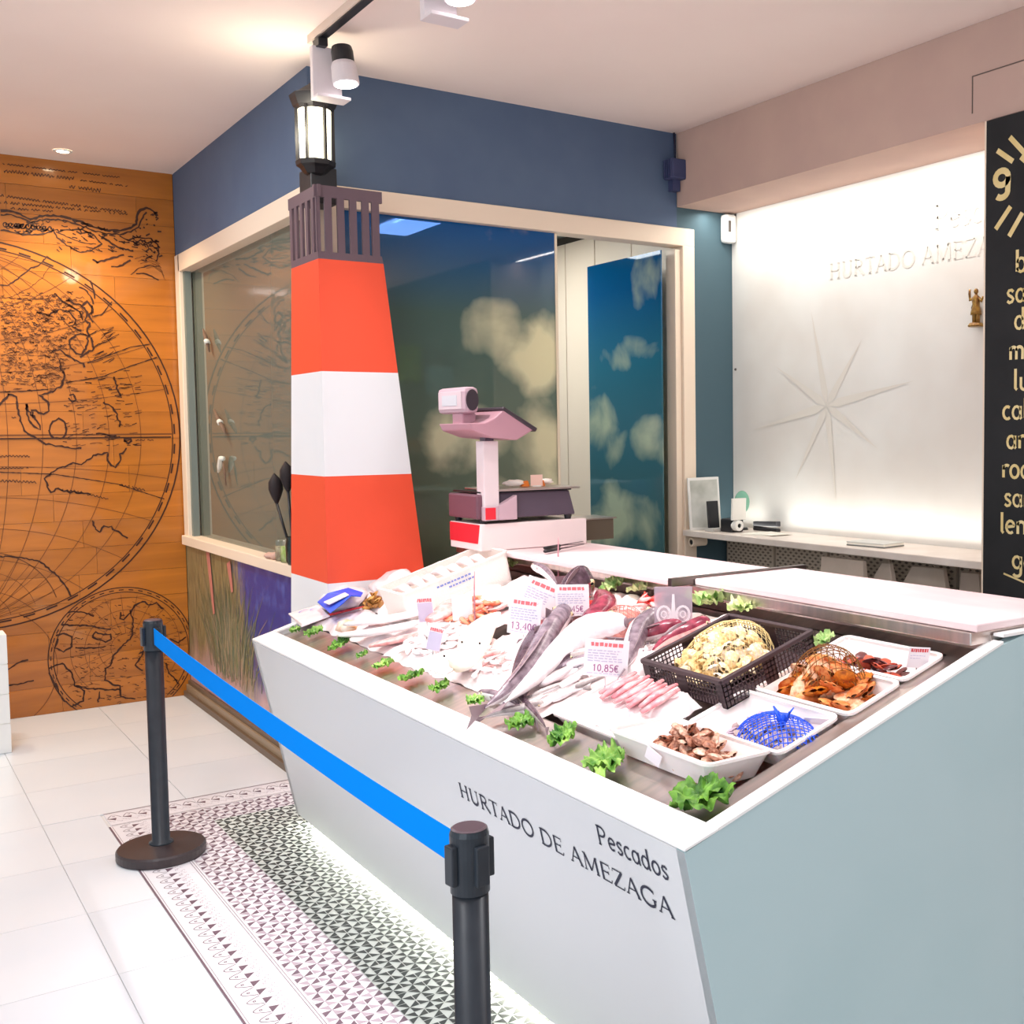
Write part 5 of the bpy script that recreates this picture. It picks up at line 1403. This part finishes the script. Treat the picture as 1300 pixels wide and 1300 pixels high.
for i, (x, y, r, lab) in enumerate(((655, 718, .045, 'pale lettuce leaf in the dark gap right of the foam box'), (782, 748, .055, 'pale lettuce leaf behind the pink net bag'), (812, 752, .040, 'pale lettuce leaf left of the clear rosette sign'), (905, 768, .070, 'broad pale lettuce leaf behind the black crate'), (945, 776, .045, 'green lettuce leaf right of the broad pale leaf'), (1047, 818, .030, 'little lettuce leaf at the crate corner beside the rear tray'))):
    leaf(P_(x, y, .03), r, lab, 'pale lettuce leaves at the back of the bed', M_lett[i % 2], i*2.3+1, rz=i, lift=1.0)

# crumpled film sheets under the fish
M_film = mat('film_white', (252, 244, 244), .25, c2=(250, 228, 228), scale=9, bump=.25, spec=.6)
M_film2 = mat('film_pink', (250, 222, 220), .3, c2=(252, 240, 238), scale=12, bump=.25)
def film(name, lab, x0, x1, y0, y1, h, amp, seed, m, cat='plastic sheet', bulge=0.0):
    mb = MB(); nx, ny = 22, 30; vs = []; fs = []
    for i in range(nx+1):
        for j in range(ny+1):
            u = i/nx; v = j/ny
            x = x0+(x1-x0)*u; y = y0+(y1-y0)*v
            x += .02*noise.noise(Vector((v*5, seed, 0))); y += .02*noise.noise(Vector((u*5, seed+3, 0)))
            e = min(u, 1-u, v, 1-v)
            f_ = noise.noise(Vector((x*22, y*22, seed)))+.5*abs(noise.noise(Vector((x*55, y*30, seed+5))))
            z = bedz(x)+h*min(1, e*9)+amp*f_*min(1, e*6+.25)+bulge*math.sin(PI*u)*math.sin(PI*v)
            vs.append((x, y, max(z, bedz(x)+.001)))
    for i in range(nx):
        for j in range(ny):
            a = i*(ny+1)+j
            fs.append((a, a+1, a+ny+2, a+ny+1))
    vs2 = [(v[0], v[1], v[2]-.0015) for v in vs]; n = len(vs)
    mb.add(vs, fs); mb.add(vs2, [tuple(reversed(f)) for f in fs])
    o = mb.build(name, m, smooth=False)
    for p in o.data.polygons: p.use_smooth = True
    return tag(o, lab, cat, 'plastic sheets under the fish')
film('film_sheet', 'crumpled white plastic sheet at the far end under the blue-topped pack', 1.60, 1.80, 4.40, 4.80, .02, .012, 1, M_film)
film('film_sheet', 'white plastic sheet between the foam box and the lighthouse', 1.80, 2.32, 4.46, 4.80, .05, .02, 2, M_film)
film('film_sheet', 'white plastic sheet under the long pale fillets', 1.60, 1.90, 3.96, 4.42, .02, .014, 3, M_film)
film('film_sheet', 'white plastic sheet under the orange prawns', 1.86, 2.32, 3.72, 4.14, .03, .02, 4, M_film)
film('film_sheet', 'white plastic sheet under the heap of pale small squid', 1.59, 1.86, 3.55, 3.98, .03, .014, 5, M_film)
film('film_sheet', 'pinkish plastic sheet under the cuttlefish', 1.60, 2.0, 3.12, 3.56, .03, .016, 6, M_film2)
film('film_sheet', 'pinkish plastic sheet at the back under the dark fish head', 1.96, 2.33, 3.12, 3.74, .02, .02, 7, M_film2)
film('film_sheet', 'pinkish plastic sheet under the silver fish heap', 1.60, 2.30, 2.80, 3.12, .01, .012, 8, M_film2)
film('film_sheet', 'pink plastic sheet under the clear rosette sign behind the crate', 2.0, 2.33, 2.66, 2.84, .02, .012, 9, M_film2)

# foam box with wrapped fish
fb = bc(1.99, 4.30, .145)
ftr, FM = tray('foam_box', 'white polystyrene box with blue print left of the back cutting board', fb, .50, .27, .14, m=M_foam, cat='box', inset=.012, group=None)
pr2 = MB()
for (dx, dz, L) in ((-.05, -.028, .16), (0.0, -.046, .12)):
    k = 0
    while k < L:
        w_ = random.uniform(.006, .016)
        a = FM @ Vector((-.05+dx+k, -.137, dz)); b_ = FM @ Vector((-.05+dx+k+w_, -.137, dz))
        pr2.ribbon([a, b_], .008, (0, 1, 0)); k += w_+.004
pr2.build('blue_print', mat('print_blue', (120, 140, 200), .6), ftr)['kind'] = 'stuff'
for i in range(7):
    x = fb.x-.18+.055*i; 
    P = [Vector((x, fb.y+.09, bedz(x)+.115)), Vector((x+.01, fb.y, bedz(x)+.135+.01*(i % 2))), Vector((x+.02, fb.y-.09, bedz(x)+.115))]
    o = MB().tube(P, [.012, .026, .012], 10, .7).build('wrapped_fish', M_film if i % 2 else M_film2, smooth=True)
    tag(o, 'film-wrapped pale fish lying in the polystyrene box', 'fish', 'wrapped fish in the polystyrene box')

# fish builder
def skinm(name, back, belly, rough=.25):
    m = bpy.data.materials.new(name); m.use_nodes = True; nt = m.node_tree; b = nt.nodes['Principled BSDF']
    b.inputs['Roughness'].default_value = rough; b.inputs['Coat Weight'].default_value = .3
    tc = nt.nodes.new('ShaderNodeTexCoord'); n = nt.nodes.new('ShaderNodeTexNoise'); n.inputs['Scale'].default_value = 35; n.inputs['Detail'].default_value = 4
    nt.links.new(tc.outputs['Object'], n.inputs['Vector'])
    r = nt.nodes.new('ShaderNodeValToRGB'); r.color_ramp.elements[0].position = .35; r.color_ramp.elements[0].color = lin(back); r.color_ramp.elements[1].position = .7; r.color_ramp.elements[1].color = lin(belly)
    nt.links.new(n.outputs[0], r.inputs[0]); nt.links.new(r.outputs[0], b.inputs['Base Color'])
    MATS[name] = m; return m
K_back = skinm('hake_back', (104, 88, 98), (150, 132, 142)); K_belly = skinm('hake_belly', (236, 222, 226), (252, 246, 246)); K_dark = skinm('dark_back', (58, 40, 50), (100, 78, 90)); K_sil = skinm('silver_back', (150, 136, 136), (200, 188, 184))
K_pink = skinm('pink_flesh', (232, 150, 146), (250, 206, 200)); K_white = skinm('white_flesh', (250, 238, 238), (255, 252, 250)); K_or = skinm('orange_shell', (236, 120, 84), (250, 176, 140)); K_redm = skinm('red_shell', (206, 30, 34), (240, 80, 70)); K_maroon = skinm('maroon_flesh', (110, 34, 54), (170, 70, 90))
M_eye = mat('eye_black', (16, 14, 18), .15); M_eyer = mat('eye_ring', (214, 190, 150), .3); M_fin = mat('fin_grey', (150, 128, 134), .4)
def spline(pts, n):
    out = []; m = len(pts)
    for i in range(n):
        t = i/(n-1)*(m-1); k = min(int(t), m-2); f_ = t-k
        p0 = pts[max(k-1, 0)]; p1 = pts[k]; p2 = pts[k+1]; p3 = pts[min(k+2, m-1)]
        out.append(.5*((2*p1)+(-p0+p2)*f_+(2*p0-5*p1+4*p2-p3)*f_*f_+(-p0+3*p1-3*p2+p3)*f_**3))
    return out
def fish(name, lab, pts, rmax, back, belly, group=None, roll=0, flat=.8, parts=True, head=.16, lift=None, cat='fish', mouth=False, taper=1.0):
    """body lofted along pts (head first); roll turns the back towards the viewer or away"""
    pts = [Vector(p) for p in pts]
    S = spline(pts, 18); n = len(S); seg = 14
    prof = []
    for i in range(n):
        u = i/(n-1)
        r = math.sin(PI*min(1, (u*1.0+.02))**.62)**.8 if u < .98 else .12
        r = max(r, .13 if u > .5 else .10)
        prof.append(rmax*(r*(1-.25*u*taper)))
    mb = MB(); vs = []; fs = []; mi = []
    nb = Vector((-.287, 0, .958))
    frames = []
    for k, p in enumerate(S):
        d = (S[min(k+1, n-1)]-S[max(k-1, 0)]).normalized()
        a = d.cross(nb).normalized(); b = a.cross(d).normalized()
        ca, sa = math.cos(roll), math.sin(roll)
        A_, B_ = a*ca+b*sa, -a*sa+b*ca         # B_ = dorsal direction
        frames.append((d, A_, B_))
        for i in range(seg):
            t = 2*PI*i/seg
            vs.append(p + A_*(prof[k]*flat*math.cos(t)) + B_*(prof[k]*math.sin(t)))
    mb.add(vs, [])
    for k in range(n-1):
        for i in range(seg):
            j = (i+1) % seg
            tt = (i+.5)/seg
            mb.cur = 0 if .04 < tt < .46 else 1
            mb.f.append((k*seg+i, k*seg+j, (k+1)*seg+j, (k+1)*seg+i)); mb.mi.append(mb.cur)
    mb.cur = 0
    mb.f.append(tuple(reversed(range(seg)))); mb.mi.append(0)
    mb.f.append(tuple((n-1)*seg+i for i in range(seg))); mb.mi.append(0)
    d, A_, B_ = frames[-1]; e = S[-1]; L = rmax*1.3
    def finm(q):       # thin solid fin from polygon
        return MB().prism(q, A_*.0016)
    tail = [e-d*.01+B_*rmax*.13, e+d*L+B_*rmax*.85, e+d*L*.75, e+d*L-B_*rmax*.85, e-d*.01-B_*rmax*.13]
    if not parts:
        mb.prism(tail, A_*.0012)
        o = mb.build(name, [back, belly], smooth=True)
        return tag(o, lab, cat, group)
    t = thing(name, lab, cat, tuple(pts[0]), group)
    mb.build('body', [back, belly], t, smooth=True)
    finm(tail).build('tail_fin', M_fin, t)
    i0, i1 = int(n*.38), int(n*.72)
    dor = [S[i0]+frames[i0][2]*prof[i0]*.9] + [S[i]+frames[i][2]*(prof[i]+rmax*.30*math.sin(PI*(i-i0+1)/(i1-i0+2))) for i in range(i0, i1+1, 2)] + [S[i1]+frames[i1][2]*prof[i1]*.9]
    MB().prism(dor, frames[i0][1]*.0015).build('dorsal_fin', M_fin, t)
    ih = max(1, int(n*head*.7))
    for s_ in (-1, 1):
        pp = S[ih]+frames[ih][1]*(s_*prof[ih]*flat*.86)+frames[ih][2]*prof[ih]*.35
        e_ = MB().blob(pp, (rmax*.17,)*3, 10, 8).build('eye', M_eyer, t, smooth=True)
        MB().blob(pp+frames[ih][1]*(s_*rmax*.10), (rmax*.10,)*3, 8, 6).build('pupil', M_eye, e_, smooth=True)
    ig = int(n*.26)
    for s_ in (-1, 1):
        b0 = S[ig]+frames[ig][1]*(s_*prof[ig]*flat*.95)
        q = [b0, b0+frames[ig][0]*rmax*1.0+frames[ig][1]*s_*rmax*.3+frames[ig][2]*rmax*.2, b0+frames[ig][0]*rmax*.9-frames[ig][2]*rmax*.35+frames[ig][1]*s_*rmax*.2]
        MB().prism(q, frames[ig][2]*.0015).build('pectoral_fin', M_fin, t)
    return t
def pp(l, h): return [P_(x, y, h) for x, y in l]
fish('hake', 'long grey hake with its tail hanging to the front ledge', pp([(722, 770), (700, 800), (672, 848), (640, 880), (615, 898)], .085), .052, K_back, K_belly, 'large grey fish in the middle', roll=.5)
fish('hake', 'grey hake with a broad white belly turned up', pp([(795, 790), (748, 798), (712, 826), (672, 866), (640, 893)], .075), .056, K_back, K_belly, 'large grey fish in the middle', roll=-1.9, flat=.9)
fish('bonito', 'short dark fish standing left of the grey hakes', pp([(684, 800), (668, 826), (655, 850), (648, 868)], .07), .042, K_dark, K_belly, 'large grey fish in the middle', roll=.9)
fish('bonito', 'dark-striped fish right of the white-bellied hake', pp([(726, 832), (706, 846), (688, 862), (672, 874)], .055), .028, K_dark, K_back, 'large grey fish in the middle', roll=.2)
fish('grouper', 'large mauve-grey fish behind the rightmost price card', pp([(836, 778), (812, 800), (800, 830), (790, 852)], .06), .050, K_back, K_belly, 'large grey fish in the middle', roll=.8)
fish('hake_tail', 'small grey fish pointing left on the front ledge', pp([(690, 892), (665, 900), (635, 905), (612, 912)], .03), .020, K_sil, K_belly, 'slim fish on the front ledge', roll=.4)
fish('slim_fish', 'slim dark-backed fish with its tail by the lettuce on the ledge', pp([(652, 878), (668, 895), (684, 912), (694, 926)], .035), .018, K_dark, K_sil, 'slim fish on the front ledge', roll=.4)
fish('slim_fish', 'slim pale fish beside the dark-backed one on the ledge', pp([(608, 880), (635, 886), (660, 898), (680, 916)], .025), .022, K_back, K_belly, 'slim fish on the front ledge', roll=.3)
# silver fish heap
for k in range(30):
    x = random.uniform(1.66, 2.0); y = random.uniform(2.82, 3.0)+.03*math.sin(k)
    a = random.gauss(-.25, .35); L = random.uniform(.07, .10); z0 = bedz(x)+.02+.045*(1-abs((x-1.83)/.22))*(k/30)
    c_ = Vector((x, y, z0)); d = Vector((math.cos(a), math.sin(a), .3*math.cos(a)))
    cv = Vector((-d.y, d.x, 0))*random.uniform(-.02, .02)
    fish('silver_fish', 'small silver fish in the heap left of the large tray', [c_-d*L, c_+cv, c_+d*L], .0155, K_sil if k % 3 else K_back, K_belly, 'small silver fish heap', roll=random.uniform(-1.2, 1.2), parts=False)
# pale baby squid heap
def small(name, lab, group, spots, L, r, mats, cat, rzs=(0, PI), bend=.3, flat=.7):
    pro = {}
    for i, p in enumerate(spots):
        m = mats[i % len(mats)]
        if m.name not in pro:
            n = 9
            P = [Vector((L*(k/(n-1)-.5), bend*L*math.cos(PI*(k/(n-1)-.5))-bend*L*.5, 0)) for k in range(n)]
            R_ = [r*.35, r*.8, r, r, r*.9, r*.75, r*.6, r*.4, r*.2]
            o = MB().tube(P, R_, 9, flat).build(name, m, smooth=True); pro[m.name] = o
        else:
            o = pro[m.name].copy(); C.objects.link(o)
        o.matrix_world = TR(*p) @ TILT @ RZ(random.uniform(*rzs)) @ RX(random.uniform(-.6, .6)) @ SC(random.uniform(.8, 1.2))
        tag(o, lab, cat, group)
small('baby_squid', 'tiny pale squid in the heap at the front left', 'baby squid heap', heap((1.73, 3.78, bedz(1.73)+.03), .11, .17, 90, .04, .017), .06, .0105, (K_white, M_film2, K_white), 'squid')
small('pink_squid', 'small pinkish squid in the heap beside the large fish tails', 'pink squid heap', heap((1.70, 3.34, bedz(1.70)+.03), .08, .15, 50, .035, .018), .06, .011, (M_film2, K_pink, K_white), 'squid')
small('orange_prawn', 'orange prawn in the heap under the small price cards', 'orange prawns', heap((1.93, 3.86, bedz(1.93)+.04), .10, .12, 40, .05, .020), .085, .012, (K_or, K_pink, K_or), 'prawn', bend=.55)
small('red_prawn', 'bright red prawn between the cuttlefish and the tilted price card', 'red prawns', heap((2.0, 3.52, bedz(2.0)+.05), .055, .06, 22, .05, .018), .075, .012, (K_redm,), 'prawn', bend=.55)
small('red_prawn', 'bright red prawn behind the tilted price card', 'red prawns behind the card', heap((2.08, 3.36, bedz(2.08)+.05), .035, .04, 9, .05, .018), .075, .012, (K_redm,), 'prawn', bend=.55)
small('red_prawn', 'red prawn piece left of the clear rosette sign', 'red prawns by the rosette sign', heap((2.24, 3.16, bedz(2.24)+.03), .04, .06, 8, .03, .018), .07, .011, (K_redm, K_pink), 'prawn', bend=.5)
# long pale fillets, cuttlefish
def fillet(lab, pts, r, m, group, h=.05, flat=.35, name='fish_fillet', cat='fillet'):
    S = spline(pp(pts, h), 14); n = len(S)
    R_ = [r*max(.25, math.sin(PI*(.08+.84*i/(n-1)))**.5) for i in range(n)]
    o = MB().tube(S, R_, 12, flat).build(name, m, smooth=True)
    return tag(o, lab, cat, group)
fillet('long pale fish fillet lying left, nearest the front ledge', [(432, 806), (470, 803), (510, 796), (530, 790)], .045, K_white, 'long pale fillets')
fillet('long pale fish fillet behind the front one, pink at its edge', [(440, 792), (480, 788), (520, 780), (548, 772)], .045, K_white, 'long pale fillets')
fillet('pale fillet reaching under the leftmost price card', [(470, 820), (505, 812), (535, 806), (552, 800)], .04, K_pink, 'long pale fillets', h=.035)
fillet('rose fillet behind the small price cards', [(545, 788), (562, 778), (572, 768), (580, 762)], .05, K_pink, 'rose fillets', h=.07)
fillet('white fillet right of the small price cards', [(596, 770), (620, 764), (645, 760), (655, 764)], .07, K_white, 'rose fillets', h=.06, flat=.5)
fillet('white fillet beneath the twin price cards', [(560, 770), (590, 764), (620, 752), (636, 748)], .06, K_white, 'rose fillets', h=.05, flat=.5)
for i, (pts, lab) in enumerate((([(596, 832), (606, 806), (620, 788), (634, 778)], 'cream cuttlefish with dark eyes beside the red prawns'), ([(572, 846), (590, 838), (608, 828), (622, 822)], 'small cream cuttlefish in front of the larger one'))):
    S = spline(pp(pts, .07), 12)
    t = thing('cuttlefish', lab, 'cuttlefish', tuple(S[0]), 'cuttlefish beside the red prawns')
    MB().tube(S, [.02, .045, .055, .058, .056, .052, .046, .04, .032, .024, .016, .008], 14, .55).build('mantle', mat('cuttle_cream', (250, 230, 200), .3, c2=(255, 246, 236), scale=14), t, smooth=True)
    for s_ in (-1, 1):
        MB().blob(S[1]+Vector((.03*s_*.6, -.03*s_, .028)), (.004,)*3, 10, 8).build('eye', M_eye, t, smooth=True)
    for k in range(6):
        b0 = S[0]+Vector((-.01, (k-2.5)*.012, -.005)); MB().tube([b0, b0+Vector((-.025, .004*(k-2.5), -.006)), b0+Vector((-.045, .010*(k-2.5), -.012))], [.007, .005, .002], 7).build('tentacle', K_white, t, smooth=True)
# dark fish head, net bag at the back
t = fish('tuna_piece', 'dark maroon fish behind the square price card', pp([(752, 735), (735, 742), (715, 760), (700, 780)], .10), .075, K_dark, K_maroon, roll=.4)
fillet('maroon fish slab right of the square price card', [(745, 790), (758, 776), (768, 764), (764, 752)], .045, K_maroon, 'maroon slabs', h=.06, flat=.6)
fillet('maroon fish slab left of the square price card', [(694, 800), (704, 786), (714, 772), (722, 764)], .045, K_maroon, 'maroon slabs', h=.06, flat=.6)
p = P_(785, 795, .045)
t_ = MB().blob(p, (.07, .07, .05), 16, 12, TILT, jit=.35, seed=3).build('prawn_bag', mat('mesh_bag_fill', (226, 160, 146), .4, c2=(196, 120, 120), scale=40, bump=.4), smooth=True)
tag(t_, 'pinkish mesh bag of small shells behind the rightmost price card', 'bag')
net('bag_net', 'brownish net wrapped over the pink bag of shells', (p.x, p.y, p.z-.02), .085, .085, .085, mat('net_rose', (176, 110, 100), .6), .016, .0009)
fish('sea_bream', 'rosy fish behind the crate corner, left of the rosette sign', pp([(868, 790), (840, 800), (812, 808), (790, 812)], .05), .036, K_maroon, K_belly, 'rosy fish by the rosette sign', roll=.6)
fish('sea_bream', 'rosy grey fish between the rosette sign and the black crate', pp([(900, 788), (875, 800), (846, 812), (826, 828)], .04), .034, K_maroon, K_pink, 'rosy fish by the rosette sign', roll=.2)
fish('spotted_fish', 'striped silvery fish standing behind the twin price cards', pp([(676, 718), (690, 724), (704, 738), (712, 750)], .11), .022, K_back, K_belly, None, roll=.5)
# white flat cloth-like fish by the card
film('film_sheet', 'grey-white plastic film hanging right of the rightmost price card', 1.86, 1.99, 2.70, 2.82, .05, .02, 12, M_film)

# bag of pink fillets in the large tray
pc_ = bc(1.73, 2.52, .05)
film('fillet_bag', 'open white plastic bag around the pink fillets in the large tray', 1.64, 1.85, 2.37, 2.68, .05, .010, 14, M_film, 'plastic bag', bulge=.0)
for k in range(11):
    y = 2.40+.022*k; x = 1.73+.012*math.sin(k*2.1)
    z = bedz(x)+.068+.006*(k % 3)
    P = [Vector((x-.06, y, z-.022)), Vector((x, y+.012*math.sin(k), z)), Vector((x+.07, y+.01, z+.018))]
    o = MB().tube(P, [.008, .014, .007], 9, .6).build('pink_fillet', skinm('fillet_%d' % (k % 2), (226, 130, 140), (250, 196, 196)) if k < 2 else MATS['fillet_%d' % (k % 2)], smooth=True)
    tag(o, 'thin pink fillet in the bag on the large white tray', 'fillet', 'pink fillets in the bag')

# packs at the far end
p = P_(430, 768, .03)
t = thing('frozen_pack', 'white plastic pack with a bright blue top at the far left of the bed', 'pack', tuple(p))
MB().blob(p+Vector((.02, 0, .025)), (.10, .14, .045), 18, 12, TILT, jit=.25, seed=5).build('pack', M_film, t, smooth=True)
mb = MB(); P = [P_(x, y, .095+dz) for x, y, dz in ((403, 765, -.012), (416, 754, 0), (442, 747, .008), (461, 753, 0), (458, 758, .0), (446, 757, .004), (436, 766, .004), (419, 779, -.012))]
mb.prism(P, Vector((0, 0, .004))); mb.build('blue_top', mat('pack_blue', (10, 84, 226), .35, c2=(60, 96, 226), scale=14), t, bevel=.001)
mb = MB(); P = [P_(x, y, .104) for x, y in ((411, 765), (438, 753), (443, 756), (418, 768))]
mb.prism(P, Vector((0, 0, .004))); mb.build('pale_window', mat('pack_window', (240, 236, 226), .4), t)
p = P_(474, 770, .02)
scatter('golden_clam', 'golden brown clam in the small bag beside the blue-topped pack', 'clam', 'golden clams in the small bag', None, heap((p.x, p.y, p.z), .035, .055, 26, .05, .017), .018, [mat('gold_a', (206, 140, 60), .4, c2=(236, 190, 110), scale=50), mat('gold_b', (130, 74, 36), .4, c2=(206, 150, 80), scale=50)])
p = P_(385, 788, .02)
t = thing('flat_packet', 'flat white packet with blue letters at the far front corner of the bed', 'packet', tuple(p))
M3 = frame(p+Vector((.03, -.02, .02)), -.15)
mb = MB(); mb.hexa([M3 @ Vector(q) for q in ((-.07, -.13, 0), (.06, -.13, 0), (.06, .09, 0), (-.07, .09, 0))], [M3 @ Vector(q) for q in ((-.06, -.12, .014), (.05, -.12, .014), (.05, .08, .02), (-.08, .10, .024))]); mb.build('packet', M_film, t, bevel=.004)
for (x, y, s_) in ((-.02, .05, .02), (.02, .02, .016)):
    mb = MB(); mb.ribbon([M3 @ Vector((x+s_*math.cos(a), y+s_*.6*math.sin(a), .0225)) for a in [i*.9 for i in range(6)]], .005, (0, 0, 1)); mb.build('blue_mark', mat('mark_blue', (70, 110, 210), .5), t)
fillet('thin red chilli-dotted strip beside the flat packet', [(402, 783), (420, 780), (440, 775), (462, 770)], .016, K_redm, None, h=.035, flat=.4, name='red_strip', cat='fish')
t_ = MB().blob(P_(505, 742, .06), (.10, .16, .05), 18, 12, TILT, jit=.4, seed=8).build('wrapped_bundle', M_film, smooth=True)
tag(t_, 'bulging clear plastic bundle against the lighthouse foot', 'plastic bundle')
t_ = MB().blob(P_(440, 796, .02), (.04, .06, .03), 14, 10, TILT, jit=.3, seed=9).build('pale_fish', mat('head_cream', (255, 236, 220), .3, c2=(240, 170, 110), scale=18), smooth=True)
tag(t_, 'cream and orange fish head behind the third lettuce leaf', 'fish')

# price cards: acrylic card facing the customer, on a spike
M_card = mat('card_white', (250, 240, 244), .35); M_cred = mat('card_red', (232, 120, 126), .6); M_clil = mat('card_lilac', (206, 198, 222), .6); M_cpur = mat('card_purple', (170, 100, 150), .6)
def card(px, py, wpx, hpx, lab, roll=0, yaw=0, h=.06, text='', style=0, lean=-.2, acr=False, pos=None, spike=True):
    """px, py: where the lower middle of the card is seen; built upright at that spot above the bed"""
    p = Vector(pos) if pos is not None else P_(px, py, h); dep = (p-EYE).dot(fw); w = wpx*dep/FPX; hh = hpx*dep/FPX
    az = YAW+yaw
    xdir = Vector((math.cos(az), -math.sin(az), 0)); nrm = Vector((-math.sin(az), -math.cos(az), 0))
    ydir = (Vector((0, 0, 1))*math.cos(lean)-nrm*math.sin(lean)*-1*-1).normalized()
    nrm = xdir.cross(ydir).normalized()
    if nrm.dot(Vector((0, 0, H))-p+Vector((0, 0, 0))) < 0: nrm = -nrm
    cr, sr = math.cos(roll), math.sin(roll)
    X = xdir*cr+ydir*sr; Y = -xdir*sr+ydir*cr
    t = thing('price_card', lab, 'price card', tuple(p))
    def q(u, v, d=0): return p+X*(u*w)+Y*(v*hh)+nrm*d
    body = MB().prism([q(-.5, 0), q(.5, 0), q(.5, 1), q(-.5, 1)], -nrm*.002)
    body.build('card', mat('acrylic', (206, 190, 202), .15, alpha=.55, spec=.8) if acr else M_card, t, bevel=.001)
    if spike: MB().tube([q(0, .05, -.004), q(0, 0, -.004)-Vector((0, 0, h+.01))], .0022, 6).build('spike', M_chrome, t)
    if acr:
        for s_ in (-1, 1):
            MB().ribbon([q(s_*.25+.17*math.cos(a), .32+.20*math.sin(a), .001) for a in [i*PI/8 for i in range(17)]], .008, nrm).build('rosette', M_card, t)
            MB().ribbon([q(s_*.25+.07*math.cos(a), .32+.08*math.sin(a), .001) for a in [i*PI/6 for i in range(13)]], .005, nrm).build('rosette', M_card, t)
        MB().prism([q(-.07, .1, .0005), q(.07, .1, .0005), q(.03, .82, .0005), q(-.03, .82, .0005)], nrm*.001).build('rosette_stem', M_card, t)
        return
    def strip(u0, u1, v, hgt, m, nm='print_line'):
        mb = MB(); u = u0
        while u < u1:
            L = random.uniform(.05, .14)
            mb.ribbon([q(u, v+random.uniform(-.008, .008), .0006), q(min(u+L, u1), v+random.uniform(-.008, .008), .0006)], hgt*hh, nrm); u += L+.025
        mb.build(nm, m, t)['kind'] = 'stuff'
    if style == 0:
        strip(-.36, .36, .87, .10, M_cred, 'red_heading')
        for v in (.70, .63, .56, .49, .42): strip(-.42, random.uniform(.2, .42), v, .030, M_clil)
        strip(-.42, .4, .08, .02, M_clil)
        if text:
            s_ = .27*hh
            tw = text_w(text)*s_
            letter_parts(text, q(-.5, .14, .0008)+X*((w-tw)/2), X, Y, nrm, s_, M_cpur, t, .10, .07)
    elif style == 1:
        strip(-.45, .45, .90, .14, M_cred, 'red_heading')
        MB().prism([q(-.47, .03, .0004), q(.47, .03, .0004), q(.47, .80, .0004), q(-.47, .80, .0004)], nrm*.0004).build('print_field', M_clil, t)
    elif style == 2:
        strip(-.4, .4, .86, .16, mat('card_strong_red', (226, 84, 92), .6), 'red_heading'); strip(-.4, .3, .6, .03, M_clil); strip(-.4, .1, .48, .03, M_clil)
card(727, 782, 43, 42, 'square white price card in front of the dark maroon fish', h=.07, text='19,45\u20ac')
card(664, 806, 42, 50, 'price card tilted left, the front one of the overlapping pair', roll=-.14, h=.085, text='13,40\u20ac', yaw=.1)
card(676, 782, 46, 50, 'rear price card of the overlapping pair, strongly tilted', roll=-.42, h=.10, yaw=.1)
card(768, 859, 56, 50, 'large price card at the right of the grey hakes', roll=-.09, h=.06, text='10,85\u20ac')
card(542, 790, 20, 33, 'narrow grey-lilac price card, upper of the two small ones', h=.05, style=1, roll=.05)
card(549, 826, 18, 32, 'narrow grey-lilac price card, lower of the two small ones', h=.05, style=1, roll=-.25)
card(588, 788, 26, 34, 'blank white price card beside a pale spike', h=.05, style=3)
card(855, 796, 48, 54, 'clear acrylic sign with two white rosettes', h=.05, acr=True)
card(1164, 848, 27, 30, 'small white price card with red heading in the rear mussel tray', h=.0, style=2, roll=-.06, lean=-.35)
card(825, 967, 26, 18, 'blank white label on the front edge of the clam tray', h=.07, style=3, roll=-.42, lean=-.1, yaw=.75, pos=on(827, 968, 0, 1.545), spike=False)
card(1044, 912, 36, 18, 'blank white label lying in the blue net tray', h=.0, style=3, roll=-.18, lean=-.9, pos=bc(1.93, 2.02, -.01), spike=False)
for (x0, y0, x1, y1, lab) in ((706, 682, 709, 722, 'tall thin red-tinted spike left of the square price card'), (604, 725, 603, 790, 'tall pale spike right of the blank white card')):
    a = P_(x1, y1+10, .02); dep = (a-EYE).dot(fw); L = (y1-y0+10)*dep/FPX
    o = MB().tube([a, a+Vector((0, 0, L*.6)), a+Vector((.003, 0, L))], [.004, .003, .0015], 6).build('sign_spike', mat('spike_rose', (190, 130, 140), .4), smooth=True); tag(o, lab, 'spike')
